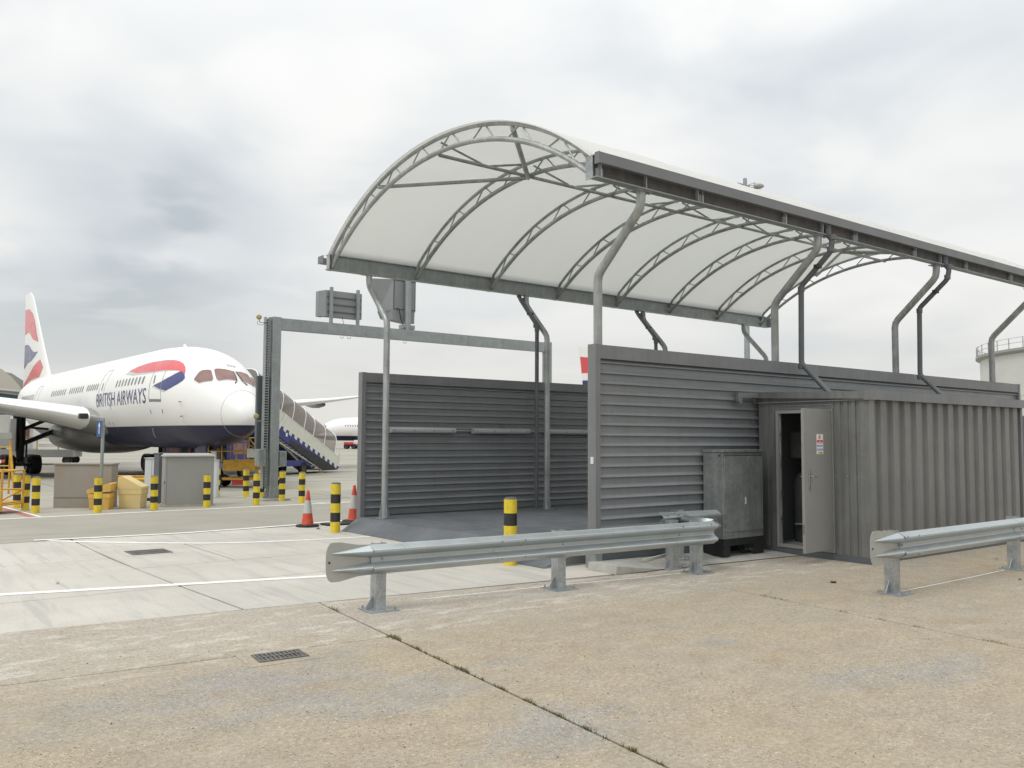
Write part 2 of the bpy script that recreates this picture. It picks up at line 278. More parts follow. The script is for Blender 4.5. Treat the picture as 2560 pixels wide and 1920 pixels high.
# ------------------------------------------------------------------ mesh helpers
class MB:
    def __init__(s): s.v = []; s.f = []; s.sm = []
    def add(s, vs, fs, smooth=False):
        o = len(s.v); s.v += [tuple(p) for p in vs]; s.f += [tuple(i+o for i in q) for q in fs]; s.sm += [smooth]*len(fs); return s
    def box(s, a, b, mx=None):
        x0, y0, z0 = a; x1, y1, z1 = b
        vs = [(x0, y0, z0), (x1, y0, z0), (x1, y1, z0), (x0, y1, z0), (x0, y0, z1), (x1, y0, z1), (x1, y1, z1), (x0, y1, z1)]
        if mx: vs = [mx @ Vector(p) for p in vs]
        return s.add(vs, [(3, 2, 1, 0), (4, 5, 6, 7), (0, 1, 5, 4), (1, 2, 6, 5), (2, 3, 7, 6), (3, 0, 4, 7)])
    def bbox(s, a, b, r=.01, mx=None):     # bevelled box
        bm = bmesh.new(); bmesh.ops.create_cube(bm, size=1)
        for v in bm.verts: v.co = Vector([(a[i]+b[i])/2+v.co[i]*(b[i]-a[i]) for i in range(3)])
        bmesh.ops.bevel(bm, geom=list(bm.edges), offset=r, segments=2, affect='EDGES', profile=.5)
        if mx: bmesh.ops.transform(bm, matrix=mx, verts=bm.verts)
        bm.verts.index_update(); s.add([v.co[:] for v in bm.verts], [[v.index for v in f.verts] for f in bm.faces]); bm.free(); return s
    def tube(s, pts, r, n=10, caps=True, smooth=True, rs=None):
        pts = [Vector(p) for p in pts]; ring = []; up = None
        for i, p in enumerate(pts):
            d = (pts[min(i+1, len(pts)-1)]-pts[max(i-1, 0)]).normalized()
            if up is None: up = Vector((0, 0, 1)) if abs(d.z) < .9 else Vector((1, 0, 0))
            a = d.cross(up).normalized(); b = a.cross(d).normalized(); up = b
            k = 1.0
            if 0 < i < len(pts)-1:
                c_ = (pts[i+1]-p).normalized().dot((p-pts[i-1]).normalized()); k = 1
            rr = (rs[i] if rs else r)*k
            ring.append([p+a*math.cos(2*PI*j/n)*rr+b*math.sin(2*PI*j/n)*rr for j in range(n)])
        vs = [q for g in ring for q in g]; fs = []
        for i in range(len(pts)-1):
            for j in range(n): fs.append((i*n+j, i*n+(j+1) % n, (i+1)*n+(j+1) % n, (i+1)*n+j))
        s.add(vs, fs, smooth)
        if caps: s.add(ring[0], [tuple(range(n))]); s.add(ring[-1], [tuple(reversed(range(n)))])
        return s
    def lathe(s, prof, c=(0, 0, 0), n=24, mx=None, smooth=True):
        vs = []
        for r, z in prof:
            for j in range(n):
                p = Vector((c[0]+r*math.cos(2*PI*j/n), c[1]+r*math.sin(2*PI*j/n), c[2]+z)); vs.append(mx @ p if mx else p)
        fs = [(i*n+j, i*n+(j+1) % n, (i+1)*n+(j+1) % n, (i+1)*n+j) for i in range(len(prof)-1) for j in range(n)]
        return s.add(vs, fs, smooth)
    def prism(s, poly, vec, smooth=False):
        n = len(poly); vec = Vector(vec); a = [Vector(p) for p in poly]; b = [p+vec for p in a]
        return s.add(a+b, [tuple(reversed(range(n))), tuple(range(n, 2*n))]+[(i, (i+1) % n, n+(i+1) % n, n+i) for i in range(n)], smooth)
    def loft(s, secs, closed=True, smooth=True, caps=False):
        n = len(secs[0]); vs = [p for q in secs for p in q]; fs = []
        for i in range(len(secs)-1):
            for j in range(n if closed else n-1): fs.append((i*n+j, i*n+(j+1) % n, (i+1)*n+(j+1) % n, (i+1)*n+j))
        s.add(vs, fs, smooth)
        if caps: s.add(secs[0], [tuple(range(n))]); s.add(secs[-1], [tuple(reversed(range(n)))])
        return s
    def build(s, name, m, parent=None, loc=None, ang=35, **tags):
        me = bpy.data.meshes.new(name); off = Vector((0, 0, 0))
        if parent is not None and parent.get('_w'): off = Vector(parent['_w'])
        if loc is not None: off = Vector(loc)
        me.from_pydata([Vector(p)-off for p in s.v], [], s.f)
        me.polygons.foreach_set('use_smooth', s.sm); me.validate(); me.update()
        bm = bmesh.new(); bm.from_mesh(me); bmesh.ops.remove_doubles(bm, verts=bm.verts, dist=1e-5); bmesh.ops.recalc_face_normals(bm, faces=bm.faces); bm.to_mesh(me); bm.free()
        if any(s.sm): me.set_sharp_from_angle(angle=R(ang))
        me.materials.append(M[m]); o = bpy.data.objects.new(name, me); COL.objects.link(o)
        if parent is not None: o.parent = parent
        elif loc is not None: o.location = loc
        if parent is not None and parent.get('_w'): o['_w'] = parent['_w']
        for k_, v_ in tags.items(): o[k_] = v_
        return o
def thing(name, label, cat, loc=(0, 0, 0), rz=0, group=None, world=True):
    o = bpy.data.objects.new(name, None); COL.objects.link(o); o.empty_display_size = .2
    o.location = loc; o.rotation_euler = (0, 0, rz); o['label'] = label; o['category'] = cat
    if group: o['group'] = group
    if world and rz == 0: o['_w'] = tuple(loc)
    return o
def struct(name, mb, m): return mb.build(name, m, kind='structure')
def kids(o): return [c for c in bpy.data.objects if c.parent is o]
def copy_tree(o, parent=None, only=None):
    c = o.copy(); COL.objects.link(c)
    if parent is not None: c.parent = parent
    for ch in kids(o):
        if only and parent is None and ch.name.split('.')[0] not in only: continue
        copy_tree(ch, c)
    return c
def lerp(a, b, t): return tuple(a[i]+(b[i]-a[i])*t for i in range(len(a)))

# ------------------------------------------------------------------ ground, pavement, road
struct('ground', MB().add([(-2500, -2500, -.06), (2500, -2500, -.06), (2500, 2500, -.06), (-2500, 2500, -.06)], [(0, 1, 2, 3)]), 'joint')
ap = MB()
def sheet(mb, poly, z=0.0): mb.add([(x, y, z) for x, y in poly], [tuple(range(len(poly)))])
# apron all around the slabbed yard (yard: x -12..26, y -8..17.45)
for poly in ([(-2400, 22.7), (2400, 22.7), (2400, 2400), (-2400, 2400)], [(-2400, -2400), (-12.02, -2400), (-12.02, 22.68), (-2400, 22.68)], [(26.02, -2400), (2400, -2400), (2400, 22.68), (26.02, 22.68)], [(-12, -2400), (26, -2400), (26, -8.02), (-12, -8.02)]): sheet(ap, poly)
struct('apron', ap, 'apronc')
struct('service_road', MB().add([(-12, 17.45, 0), (26, 17.45, 0), (26, 22.68, 0), (-12, 22.68, 0)], [(0, 1, 2, 3)]), 'roadc')
pv = bpy.data.objects.new('pavement', None); COL.objects.link(pv); pv['kind'] = 'structure'
O_ = Vector((4.14, 7.26)); E1_ = Vector((math.cos(R(-5.4)), math.sin(R(-5.4)))); E2_ = Vector((-E1_.y, E1_.x))
def T(xp, yp): q = O_+E1_*xp+E2_*yp; return (q.x, q.y)
def slab(poly, m, gap=.012):
    c = Vector((sum(p[0] for p in poly)/len(poly), sum(p[1] for p in poly)/len(poly)))
    q = []; n = len(poly); P2 = [Vector(p) for p in poly]
    def inset(g):
        r_ = []
        for i in range(n):
            a, b, d = P2[i-1], P2[i], P2[(i+1) % n]; u1 = (b-a).normalized(); u2 = (d-b).normalized(); n1_ = Vector((-u1.y, u1.x)); n2_ = Vector((-u2.y, u2.x))
            bis = (n1_+n2_).normalized(); k = g/max(.3, bis.dot(n1_)); r_.append(b+bis*k)
        return r_
    a = [(v.x, v.y, -.05) for v in inset(gap)]; b = [(v.x, v.y, -.004) for v in inset(gap)]; d = [(v.x, v.y, 0) for v in inset(gap+.006)]
    mb = MB(); mb.loft([a, b, d], smooth=False); mb.add(d, [tuple(range(n))]); mb.build('slab', m, pv)
xs = [-16, -9.6, -4.8, 0, 4.68, 10.4, 16, 22]
for i in range(len(xs)-1):
    a, b = xs[i], xs[i+1]
    slab([T(a, -15.5), T(b, -15.5), T(b, -7.6), T(a, -7.6)], 'agg')
    if b <= 0: slab([T(a, -7.6), T(b, -7.6), T(b, 0), T(a, 0)], 'agg'); slab([T(a, 0), T(b, 0), T(b, 1.98), T(a, 2.05)], 'agg', .010)
    elif b < 12: slab([T(a, -7.6), T(b, -7.6), T(b, 1.85+(0 if b < 5 else .9)), T(a, 1.98 if a == 0 else 1.85)], 'agg', .012)
    else: slab([T(a, -7.6), T(b, -7.6), T(b, 3.5), T(a, 2.75)], 'agg')
# pale concrete bay slabs (axis aligned), their near edge meets the aggregate
def ye(x): q = (x-4.14); return 7.26-q*math.tan(R(5.4))+2.0/math.cos(R(5.4))
for poly in ([(-7, ye(-7)), (-1.6, ye(-1.6)), (-1.6, 11.2), (-7, 11.2)], [(-1.6, ye(-1.6)), (3.5, ye(3.5)), (3.4, 11.25), (-1.6, 11.2)],
             [(-7, 11.2), (-1.6, 11.2), (-1.6, 14.3), (-7, 14.3)], [(-1.6, 11.2), (3.4, 11.25), (3.3, 14.4), (-1.6, 14.3)],
             [(-7, 14.3), (-1.6, 14.3), (-1.6, 17.44), (-7, 17.44)], [(-1.6, 14.3), (3.3, 14.4), (3.32, 17.44), (-1.6, 17.44)],
             [(3.5, ye(3.5)), (8.9, ye(8.6)-.1), (8.9, 11.45), (3.4, 11.25)], [(3.4, 11.25), (8.9, 11.45), (8.9, 13.25), (3.33, 13.1)],
             [(3.33, 13.1), (4.78, 13.14), (4.78, 15.9), (3.3, 15.85)], [(4.78, 13.14), (8.9, 13.25), (8.9, 16.05), (4.78, 15.9)], [(3.3, 15.85), (4.78, 15.9), (8.9, 16.05), (8.9, 17.44), (3.32, 17.44)]):
    slab(poly, 'lightc', .015)
slab([(8.9, 8.9), (24, 8.9), (24, 17.44), (8.9, 17.44)], 'lightc', .015)
def ribbon(name, pts, wd, m, z=.004):
    pts = [Vector(p) for p in pts]; L_, R_ = [], []
    for i, p in enumerate(pts):
        d = (pts[min(i+1, len(pts)-1)]-pts[max(i-1, 0)]).normalized(); n_ = Vector((-d.y, d.x))*wd/2; L_.append((*(p+n_), z)); R_.append((*(p-n_), z))
    mb = MB(); mb.loft([L_, R_], closed=False, smooth=False); return struct(name, mb, m)
ribbon('white_road_line', [(-3, 12.95), (1.52, 11.84), (3.49, 11.35), (5.17, 10.92), (6.1, 10.7)], .17, 'roadp')
ribbon('white_road_line', [(2.95, 17.45), (3.5, 16.85), (4.28, 16.12), (5.1, 15.5), (5.9, 15.15), (6.6, 14.98), (7.4, 14.85), (7.95, 14.8)], .15, 'roadp')
ribbon('white_road_line', [(2.75, 17.62), (4, 17.45), (5.3, 17.36), (6.8, 17.5), (7.84, 17.68), (9.4, 18.1)], .16, 'roadp', .009)
ribbon('white_road_line', [(-8, 22.4), (2.83, 22.58), (6.42, 22.8), (8.14, 22.89), (12, 23.1), (20, 23.4)], .15, 'roadp')
ribbon('white_road_line', [(9.56, 27.76), (10.67, 25.23), (10.98, 23.15)], .08, 'roadp')
ribbon('yellow_apron_line', [(12.38, 34.5), (13.0, 31.64), (13.45, 28.32)], .14, 'roady')
ribbon('red_apron_line', [(3.22, 26.5), (3.38, 24.73), (3.5, 22.7)], .17, 'roadr')
ribbon('white_apron_line', [(3.38, 26.5), (3.52, 24.73), (3.66, 22.75)], .08, 'roadp')
ribbon('white_road_line', [(10.4, 5.72), (12.2, 5.74), (13.4, 5.78)], .022, 'roadp', .002)
ribbon('white_chalk_line', [(5.4, 8.72), (7.2, 8.55), (8.6, 8.36), (9.3, 8.3)], .03, 'roadp', .002)
ribbon('white_road_line', [(9.95, 8.72), (9.3, 9.02), (10.25, 9.32)], .035, 'roadp', .112)
# grass and moss in the pavement joints
wd = MB()
def tuft(x, y, r, n):
    n = int(n*.6)
    for _ in range(n):
        a = random.uniform(0, 2*PI); d = r*random.random()**.6; px, py = x+math.cos(a)*d*.45, y+math.sin(a)*d*1.0
        h = random.uniform(.008, .028); lx, ly = random.uniform(-.02, .02), random.uniform(-.02, .02); b = random.uniform(.003, .006); t = random.uniform(0, PI)
        cx, cy = math.cos(t)*b, math.sin(t)*b
        wd.add([(px-cx, py-cy, -.02), (px+cx, py+cy, -.02), (px+lx, py+ly, h)], [(0, 1, 2)])
for yp, r, n in ((-.03, .10, 260), (-.12, .08, 140), (-.55, .05, 60), (-.9, .07, 70), (-1.35, .09, 180), (-1.42, .05, 80), (-2.0, .05, 50), (-2.35, .06, 80), (-2.75, .06, 90), (-3.05, .07, 90), (-3.5, .05, 60), (1.55, .10, 90), (1.45, .06, 60)):
    x, y = T(0, yp); tuft(x, y, r, n)
for k in range(60): x, y = T(0, -random.uniform(0, 4.6)); tuft(x, y, .03, 9)
for yp in (-.3, -.45, -.6, -1.4, -1.9, -2.3, -3.0, -3.1): x, y = T(4.68, yp); tuft(x, y, .07, 40)
for yp in (-.35, -.1, .1, -.6, -.9): x, y = T(10.4, yp); tuft(x, y, .06, 30)
wd.build('joint_weeds', 'weed', kind='stuff', label='low green weeds and moss growing in the pavement joints', category='weeds')
gr_ = MB()
for k in range(420):
    x, y = random.uniform(0, 14), random.uniform(2.4, 9); s_ = random.uniform(.003, .009); a = random.uniform(0, PI)
    ca, sa = math.cos(a)*s_, math.sin(a)*s_
    gr_.add([(x-ca, y-sa, .001), (x+sa, y-ca, .001), (x+ca, y+sa, .001), (x-sa, y+ca, .001), (x, y, s_*.8)], [(0, 1, 4), (1, 2, 4), (2, 3, 4), (3, 0, 4)])
gr_.build('loose_grit', 'leaf', kind='stuff', label='fine loose grit and crumbs scattered over the pavement', category='grit')
def leaf(x, y, s_, rz, m, lab, nm='dead_leaf', cat='leaf'):
    mb = MB(); ps = []
    for k in range(8):
        a = 2*PI*k/8; r_ = s_*(1 if k % 2 else .6)*random.uniform(.8, 1.2); ps.append((math.cos(a)*r_*1.5, math.sin(a)*r_, .012+random.uniform(0, .02)))
    mb.add(ps+[(0, 0, .02)], [(k, (k+1) % 8, 8) for k in range(8)]); mb.add([(p[0], p[1], .004) for p in ps], [tuple(range(8))])
    o = mb.build(nm, m, None, loc=(0, 0, 0)); o.location = (x, y, 0); o.rotation_euler = (0, 0, rz); o['label'] = lab; o['category'] = cat
leaf(10.35, 6.6, .05, .4, 'leaf', 'curled brown leaf on the pavement left of the right-hand guardrail post')
leaf(7.75, 16.65, .05, 1.4, 'rub', 'dark scrap of litter on pale concrete beside the traffic cone', 'litter_scrap', 'litter')
leaf(12.6, 5.25, .028, .4, 'leaf', 'thin dark twig lying below the far guardrail post', 'twig', 'twig')
leaf(2.2, 12.3, .018, .4, 'rub', 'tiny dark stone on the pale road slab at left', 'loose_stone', 'stone')

# drain grates
def grate(name, label, x0, y0, x1, y1, nb, rz=0):
    cx, cy = (x0+x1)/2, (y0+y1)/2; t = thing(name, label, 'drain cover', (cx, cy, 0), rz, 'drain covers set in the concrete', world=False)
    hx, hy = (x1-x0)/2, (y1-y0)/2
    MB().box((-hx-.11, -hy-.11, -.02), (hx+.11, hy+.11, .003)).build('concrete_surround', 'agg' if y0 < 9 else 'lightc', t)
    f = MB(); e = .025
    f.box((-hx, -hy, .0), (hx, -hy+e, .012)).box((-hx, hy-e, .0), (hx, hy, .012)).box((-hx, -hy+e, 0), (-hx+e, hy-e, .012)).box((hx-e, -hy+e, 0), (hx, hy-e, .012)); f.build('frame', 'grate', t)
    MB().box((-hx+e, -hy+e, .0), (hx-e, hy-e, .005)).build('sump', 'gear', t)
    wbar = (2*hx-2*e)/nb
    for k in range(nb): MB().box((-hx+e+k*wbar+wbar*.22, -hy+e, .005), (-hx+e+k*wbar+wbar*.78, hy-e, .011)).build('bar', 'grate', t)
    MB().box((-hx+e, -.012, .0115), (hx-e, .012, .014)).build('cross_bar', 'grate', t)
grate('drain_grate', 'cast iron drain grate in the brown foreground concrete', 2.80, 7.03, 3.22, 7.30, 10, R(-5))
grate('drain_grate', 'cast iron drain grate in the pale concrete of the bay', 3.66, 14.55, 4.27, 15.1, 14)

# ------------------------------------------------------------------ wash bay platform and ramp
bay = thing('ramped_platform', 'dark grey raised floor of the bay with sloping edge', 'platform', (9, 12.5, 0))
rb = [(8.02, 9.75), (8.02, 16.0)]
p = MB()
top = [(8.95, 9.75), (8.95, 12.2), (8.47, 13.9), (8.47, 16.3)]
p.add([(8.02, 9.75, .006), (8.0, 14.35, .006), (7.96, 16.02, .006)]+[(x, y, .2255) for x, y in top]+[(9.9, 18.35, .006), (9.2, 17.6, .006)],
      [(0, 1, 5, 4, 3), (1, 2, 6, 5), (2, 8, 6)])
p.build('ramp_surface', 'ramp', bay)
pl = MB(); pl.add([(x, y, .2255) for x, y in top]+[(22.5, 16.3, .2255), (22.5, 9.75, .2255)], [(0, 1, 2, 3, 4, 5)]); pl.build('deck', 'ramp', bay)
sd_ = MB().add([(8.05, 9.745, 0), (22.5, 9.745, 0), (22.5, 9.745, .2255), (8.95, 9.745, .2255), (8.05, 9.745, .008)], [(0, 1, 2, 3, 4)]); sd_.build('side_plate', 'trim', bay)
MB().box((8.05, 9.725, .0), (8.93, 9.742, .02)).build('edge_angle', 'galvd', bay)

# ------------------------------------------------------------------ corrugated barrier walls
def corr_profile(z0, z1, first, pitch=.1515, d=.046):
    """(offset, z) list going up; offset 0 = pan, d = crown"""
    pr = [(0, z0)]; z = first
    while z+.05 < z1:
        pr += [(0, z), (d, z+.015), (d, z+.026), (0, z+.074)]; z += pitch
    pr.append((0, z1)); return pr
def wall(name, label, x0, x1, y, z0, z1, face, group, posts=True, thick=.09):
    t = thing(name, label, 'barrier wall', (x0, y, 0), 0, group); sg = -1
    capd = .20
    for side in ((-1, y), (1, y+thick)):
        s_, yy = side; cuts = [x0+.09]+[x for x in (x0+4.9, x0+9.6) if x < x1-1]+[x1-.09]
        zc_ = (z1-capd-.075)-.1515*8+.11
        for k in range(len(cuts)-1):
            for (a, b) in ((z0, zc_), (zc_, z1-capd+.02)):
                first = (z1-capd-.075)-.1515*math.floor((z1-capd-.075-a-.02)/.1515)
                pr = corr_profile(a, b, first); mb = MB(); e = .002*(k % 2)
                A = [(cuts[k]-.0 , yy+s_*(o+e-.03), z) for o, z in pr]; B = [(cuts[k+1]+.02, yy+s_*(o+e-.03), z) for o, z in pr]
                mb.loft([A, B], closed=False, smooth=False); mb.build('cladding_panel', 'clad', t)
    # capping in lengths
    n = max(2, int((x1-x0)/4.5)); 
    for k in range(n):
        a = x0+(x1-x0)*k/n; b = x0+(x1-x0)*(k+1)/n-.003; e = .0015*(k % 2)
        MB().box((a, y-.034-e, z1-capd), (b, y+thick+.028+e, z1+e)).build('capping', 'trim', t)
    MB().box((x0-.005, y-.039, z0-.05), (x0+.09, y+thick+.039, z1+.006)).build('end_trim', 'trim', t)
    MB().box((x1-.09, y-.039, z0-.05), (x1+.005, y+thick+.039, z1+.006)).build('end_trim', 'trim', t)
    MB().box((x0+.12, y+.040, z0-.3), (x1-.12, y+thick-.040, z0+.35)).build('base_rail', 'kioskd', t)
    sc = MB(); 
    for s_, yy in ((-1, y), (1, y+thick)):
        x = x0+.35
        while x < x1:
            sc.lathe([(0, .006), (.009, .004), (.010, 0)], n=6, mx=Matrix.Translation((x, yy+s_*.03, z1-capd+.012)) @ Matrix.Rotation(R(90)*(1 if s_ < 0 else -1), 4, 'X')); x += .62
        zz = z0+.35
        while zz < z1-.4:
            x = x0+.9
            while x < x1:
                sc.lathe([(0, .006), (.009, .004), (.010, 0)], n=6, mx=Matrix.Translation((x, yy-s_*.03, zz)) @ Matrix.Rotation(R(90)*(1 if s_ < 0 else -1), 4, 'X')); x += 1.05
            zz += .606/2*1
    sc.build('screws', 'galvd', t, kind='stuff'); return t
wf = wall('barrier_wall', 'near grey corrugated steel wall that the plant cabin backs onto', 8.56, 22.46, 9.255, .30, 3.228, -1, 'corrugated walls either side of the bay', thick=.09)
wb = wall('barrier_wall', 'far grey corrugated steel wall with strip lights along it', 8.52, 22.6, 16.33, .25, 3.228, -1, 'corrugated walls either side of the bay')
for (x, y) in ((8.60, 9.26),): MB().box((x, y, 0), (x+.12, y+.22, .26)).build('foot', 'galvd', wf)
MB().box((8.556, 9.26, 1.50), (8.548, 9.32, 1.60)).build('notice_plate', 'kioskw', wf)
for k in range(1, 4): MB().box((8.6+k*4.3, 9.34, 0), (8.68+k*4.3, 9.45, .3)).build('foot', 'galvd', wf)
# strip lights on the far wall
def strip_light(x0, x1, lab):
    t = thing('strip_light', lab, 'light fitting', ((x0+x1)/2, 16.24, 2.03), 0, 'strip lights on the far wall'); y = 16.27
    MB().bbox((x0, y-.02, 1.965), (x1, y+.02, 2.095), .01).build('housing', 'kiosk', t)
    pr = [(-.055, 0), (-.05, -.035), (-.025, -.055), (.025, -.055), (.05, -.035), (.055, 0)]
    A = [(x0+.04, y-.02+b, 2.03+a) for a, b in pr]; B = [(x1-.04, y-.02+b, 2.03+a) for a, b in pr]
    MB().loft([A, B], closed=True, smooth=True, caps=True).build('diffuser', 'light', t)
    for k in range(4): x = x0+.12+(x1-x0-.24)*k/3; MB().box((x-.012, y-.078, 2.015), (x+.012, y-.07, 2.04)).build('clip', 'kioskd', t)
strip_light(9.13, 10.85, 'first grey strip light from the open end of the far wall')
strip_light(11.28, 12.97, 'second grey strip light, just left of the second column')
strip_light(13.45, 15.2, 'third grey strip light, right of the second column')
MB().tube([(10.85, 16.28, 2.03), (11.28, 16.28, 2.03)], .018, 8).build('conduit', 'galvd', wb); MB().tube([(12.97, 16.28, 2.03), (13.45, 16.28, 2.03)], .018, 8).build('conduit', 'galvd', wb)

# ------------------------------------------------------------------ canopy
cp = thing('canopy', 'barrel-vaulted white fabric canopy on cranked galvanised columns over the bay', 'canopy', (15.1, 12.55, 0))
XL, XR = 7.83, 22.75
YN, YF = 8.51, 16.63
CX = [8.80, 13.10, 17.17, 21.50]
def arc_out(o): return 7.03-.068*o*o-.0010*o**4
def arc_in(o): return 6.79-.070*o*o-.0009*o**4
YC = 12.60
AX = [7.93+i*2.065 for i in range(8)]
def beam(y, sgn, lab):
    # channel beam: web, two flanges to the outside, stiffeners, end plate; sgn = outward direction
    z0, z1 = 5.375, 5.665; o = sgn
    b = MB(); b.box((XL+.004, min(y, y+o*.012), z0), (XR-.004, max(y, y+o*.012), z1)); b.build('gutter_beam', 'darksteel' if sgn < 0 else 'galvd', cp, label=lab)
    bm_ = kids(cp)[-1]
    MB().box((XL, min(y-o*.05, y+o*.095), z0-.014), (XR, max(y-o*.05, y+o*.095), z0)).build('bottom_flange', 'galvd', bm_)
    MB().box((XL, min(y-o*.05, y+o*.08), z1), (XR, max(y-o*.05, y+o*.08), z1+.012)).build('top_flange', 'galvd', bm_)
    x = XL+.08; xs_ = [XL+.10]+CX+[a for a in AX if a > 8]+[CX[0]+1.1, CX[1]-1.05, CX[1]+1.05]
    for x in xs_: MB().box((x-.005, min(y+o*.013, y+o*.085), z0+.001), (x+.005, max(y+o*.013, y+o*.085), z1-.001)).build('stiffener', 'galv', bm_)
    for x in (XL, XR-.012): MB().box((x-.002, min(y-o*.12, y+o*.02), z0-.016), (x+.012, max(y-o*.12, y+o*.02), z1+.005)).build('end_plate', 'galv', bm_)
    return bm_
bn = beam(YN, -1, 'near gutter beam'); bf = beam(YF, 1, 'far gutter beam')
for bm_, y, o in ((bn, YN, -1), (bf, YF, 1)):
    ya, yb_ = (y+o*.10, y+o*.17) if o < 0 else (y+o*.16, y+o*.40)
    n = 5
    for k in range(n):
        a = XL-.02+(XR-XL+.04)*k/n; b = XL-.02+(XR-XL+.04)*(k+1)/n-.003; e = .001*(k % 2)
        MB().box((a, min(yb_, yb_-o*.01)-e, 5.535), (b, max(yb_, yb_-o*.01)+e, 5.682+e)).build('gutter_fascia', 'gutter', bm_)
        MB().box((a, min(ya, yb_-o*.012), 5.535), (b, max(ya, yb_-o*.012), 5.545)).build('gutter_sole', 'gutter', bm_)
    MB().box((XL-.022, min(ya-o*.02, yb_+o*.003), 5.53), (XL-.012, max(ya-o*.02, yb_+o*.003), 5.688)).build('gutter_end', 'gutter', bm_)
    MB().box((XR+.012, min(ya-o*.02, yb_+o*.003), 5.53), (XR+.022, max(ya-o*.02, yb_+o*.003), 5.688)).build('gutter_end', 'gutter', bm_)
    mb = MB()
    for i in range(30):
        x = XL+.3+i*.5; mb.lathe([(0, .008), (.010, .006), (.012, 0)], n=6, mx=Matrix.Translation((x, y-o*.001, 5.5+.05*(i % 2))) @ Matrix.Rotation(R(90)*-o*-1, 4, 'X'))
    mb.build('bolts', 'galv', bm_, kind='stuff')
def smooth_path(pts, r=.12, n=4):
    pts = [Vector(p) for p in pts]; out = [pts[0]]
    for i in range(1, len(pts)-1):
        a, b, c = pts[i-1], pts[i], pts[i+1]; d1 = (a-b).normalized(); d2 = (c-b).normalized(); k = min(r, (a-b).length*.45, (c-b).length*.45)
        p0, p1 = b+d1*k, b+d2*k
        for j in range(n+1): t = j/n; out.append(p0*(1-t)**2+b*2*t*(1-t)+p1*t*t)
    out.append(pts[-1]); return out
for x in CX:
    for (yl, yt, o, zb) in ((9.43, YN+.03, -1, .2255), (15.79, YF-.03, 1, .2255)):
        r_ = .066
        c = MB().tube(smooth_path([(x, yl, zb+.012), (x, yl, 4.29), (x, yt, 5.13), (x, yt, 5.36)], .10, 2), r_, 18).build('column', 'tube', cp)
        MB().box((x-.13, yl-.13, zb), (x+.13, yl+.13, zb+.014)).build('base_plate', 'galv', c)
        for a in range(4):
            mx = Matrix.Translation((x, yl, zb+.014)) @ Matrix.Rotation(a*PI/2+PI/4*0, 4, 'Z')
            MB().prism([mx @ Vector(q) for q in ((r_-.004, -.005, 0), (.125, -.005, 0), (.125, -.005, .03), (r_-.004, -.005, .34))], (mx.to_3x3() @ Vector((0, .01, 0)))).build('gusset', 'galv', c)
        MB().box((x-.15, yt-.09, 5.345), (x+.15, yt+.09, 5.36)).build('head_plate', 'galv', c)
        for dx in (-.115, .115):
            MB().tube([(x+dx, yt-.05, 5.32), (x+dx, yt-.05, 5.372)], .014, 6).build('bolt', 'galvd', c)
# arches
NW = 13
for i, x in enumerate(AX):
    def pt(o, f): return (x, YC+o, f(o))
    H_ = 4.12; n = 40
    po = [pt(-H_+2*H_*k/n, arc_out) for k in range(n+1)]; pi_ = [pt(-H_+.10+2*(H_-.10)*k/n, arc_in) for k in range(n+1)]
    po[0] = (x, YC-H_+.02, 5.45); po[-1] = (x, YC+H_-.02, 5.45)
    a = MB().tube(po, .033, 8).build('arch_truss', 'tube', cp); MB().tube(pi_, .042, 8).build('bottom_chord', 'tube', a)
    for k in range(8):
        o0 = -3.36+.96*k
        for dd in (-.30, .34): MB().tube([pt(o0+.03*(1 if dd > 0 else -1), arc_out), pt(o0+dd, arc_in)], .015, 6).build('web_bar', 'tube', a)
    for s_ in (-1, 1): MB().box((x-.05, YC+s_*H_-.03, 5.36), (x+.05, YC+s_*H_+.03, 5.50)).build('shoe', 'galvd', a)
# longitudinal trusses and wind braces between the arches
for o in (-.08, ):
    for i in range(7):
        xa, xb = AX[i], AX[i+1]; za, zb_ = arc_in(o)-.045, arc_out(o); xm = (xa+xb)/2; y = YC+o
        c = MB().tube([(xa+.02, y, za), (xb-.02, y, za)], .033, 8).build('purlin_tube', 'tube', cp)
        for xe, xo in ((xa+.05, 1), (xb-.05, -1)):
            MB().tube([(xe+.02*xo, y+.015, zb_-.05), (xm-.10*xo, y+.015, za+.03)], .02, 8).build('diagonal', 'tube', c)
            MB().lathe([(0, -.02), (.034, -.015), (.034, .015), (0, .02)], n=10, mx=Matrix.Translation((xe, y, za)) @ Matrix.Rotation(R(90), 4, 'Y')).build('node', 'galvd', c)
for (i, j) in ((0, 1), (7, 6)):
    for o, r_ in ((2.05, .036), (-2.2, .045)):
        MB().tube([(AX[i], YC+o, arc_out(o)-.06), (AX[j]+(-.03 if j == 1 else .03), YC-.02, arc_in(0)-.05)], r_, 8).build('wind_brace', 'tube', cp)
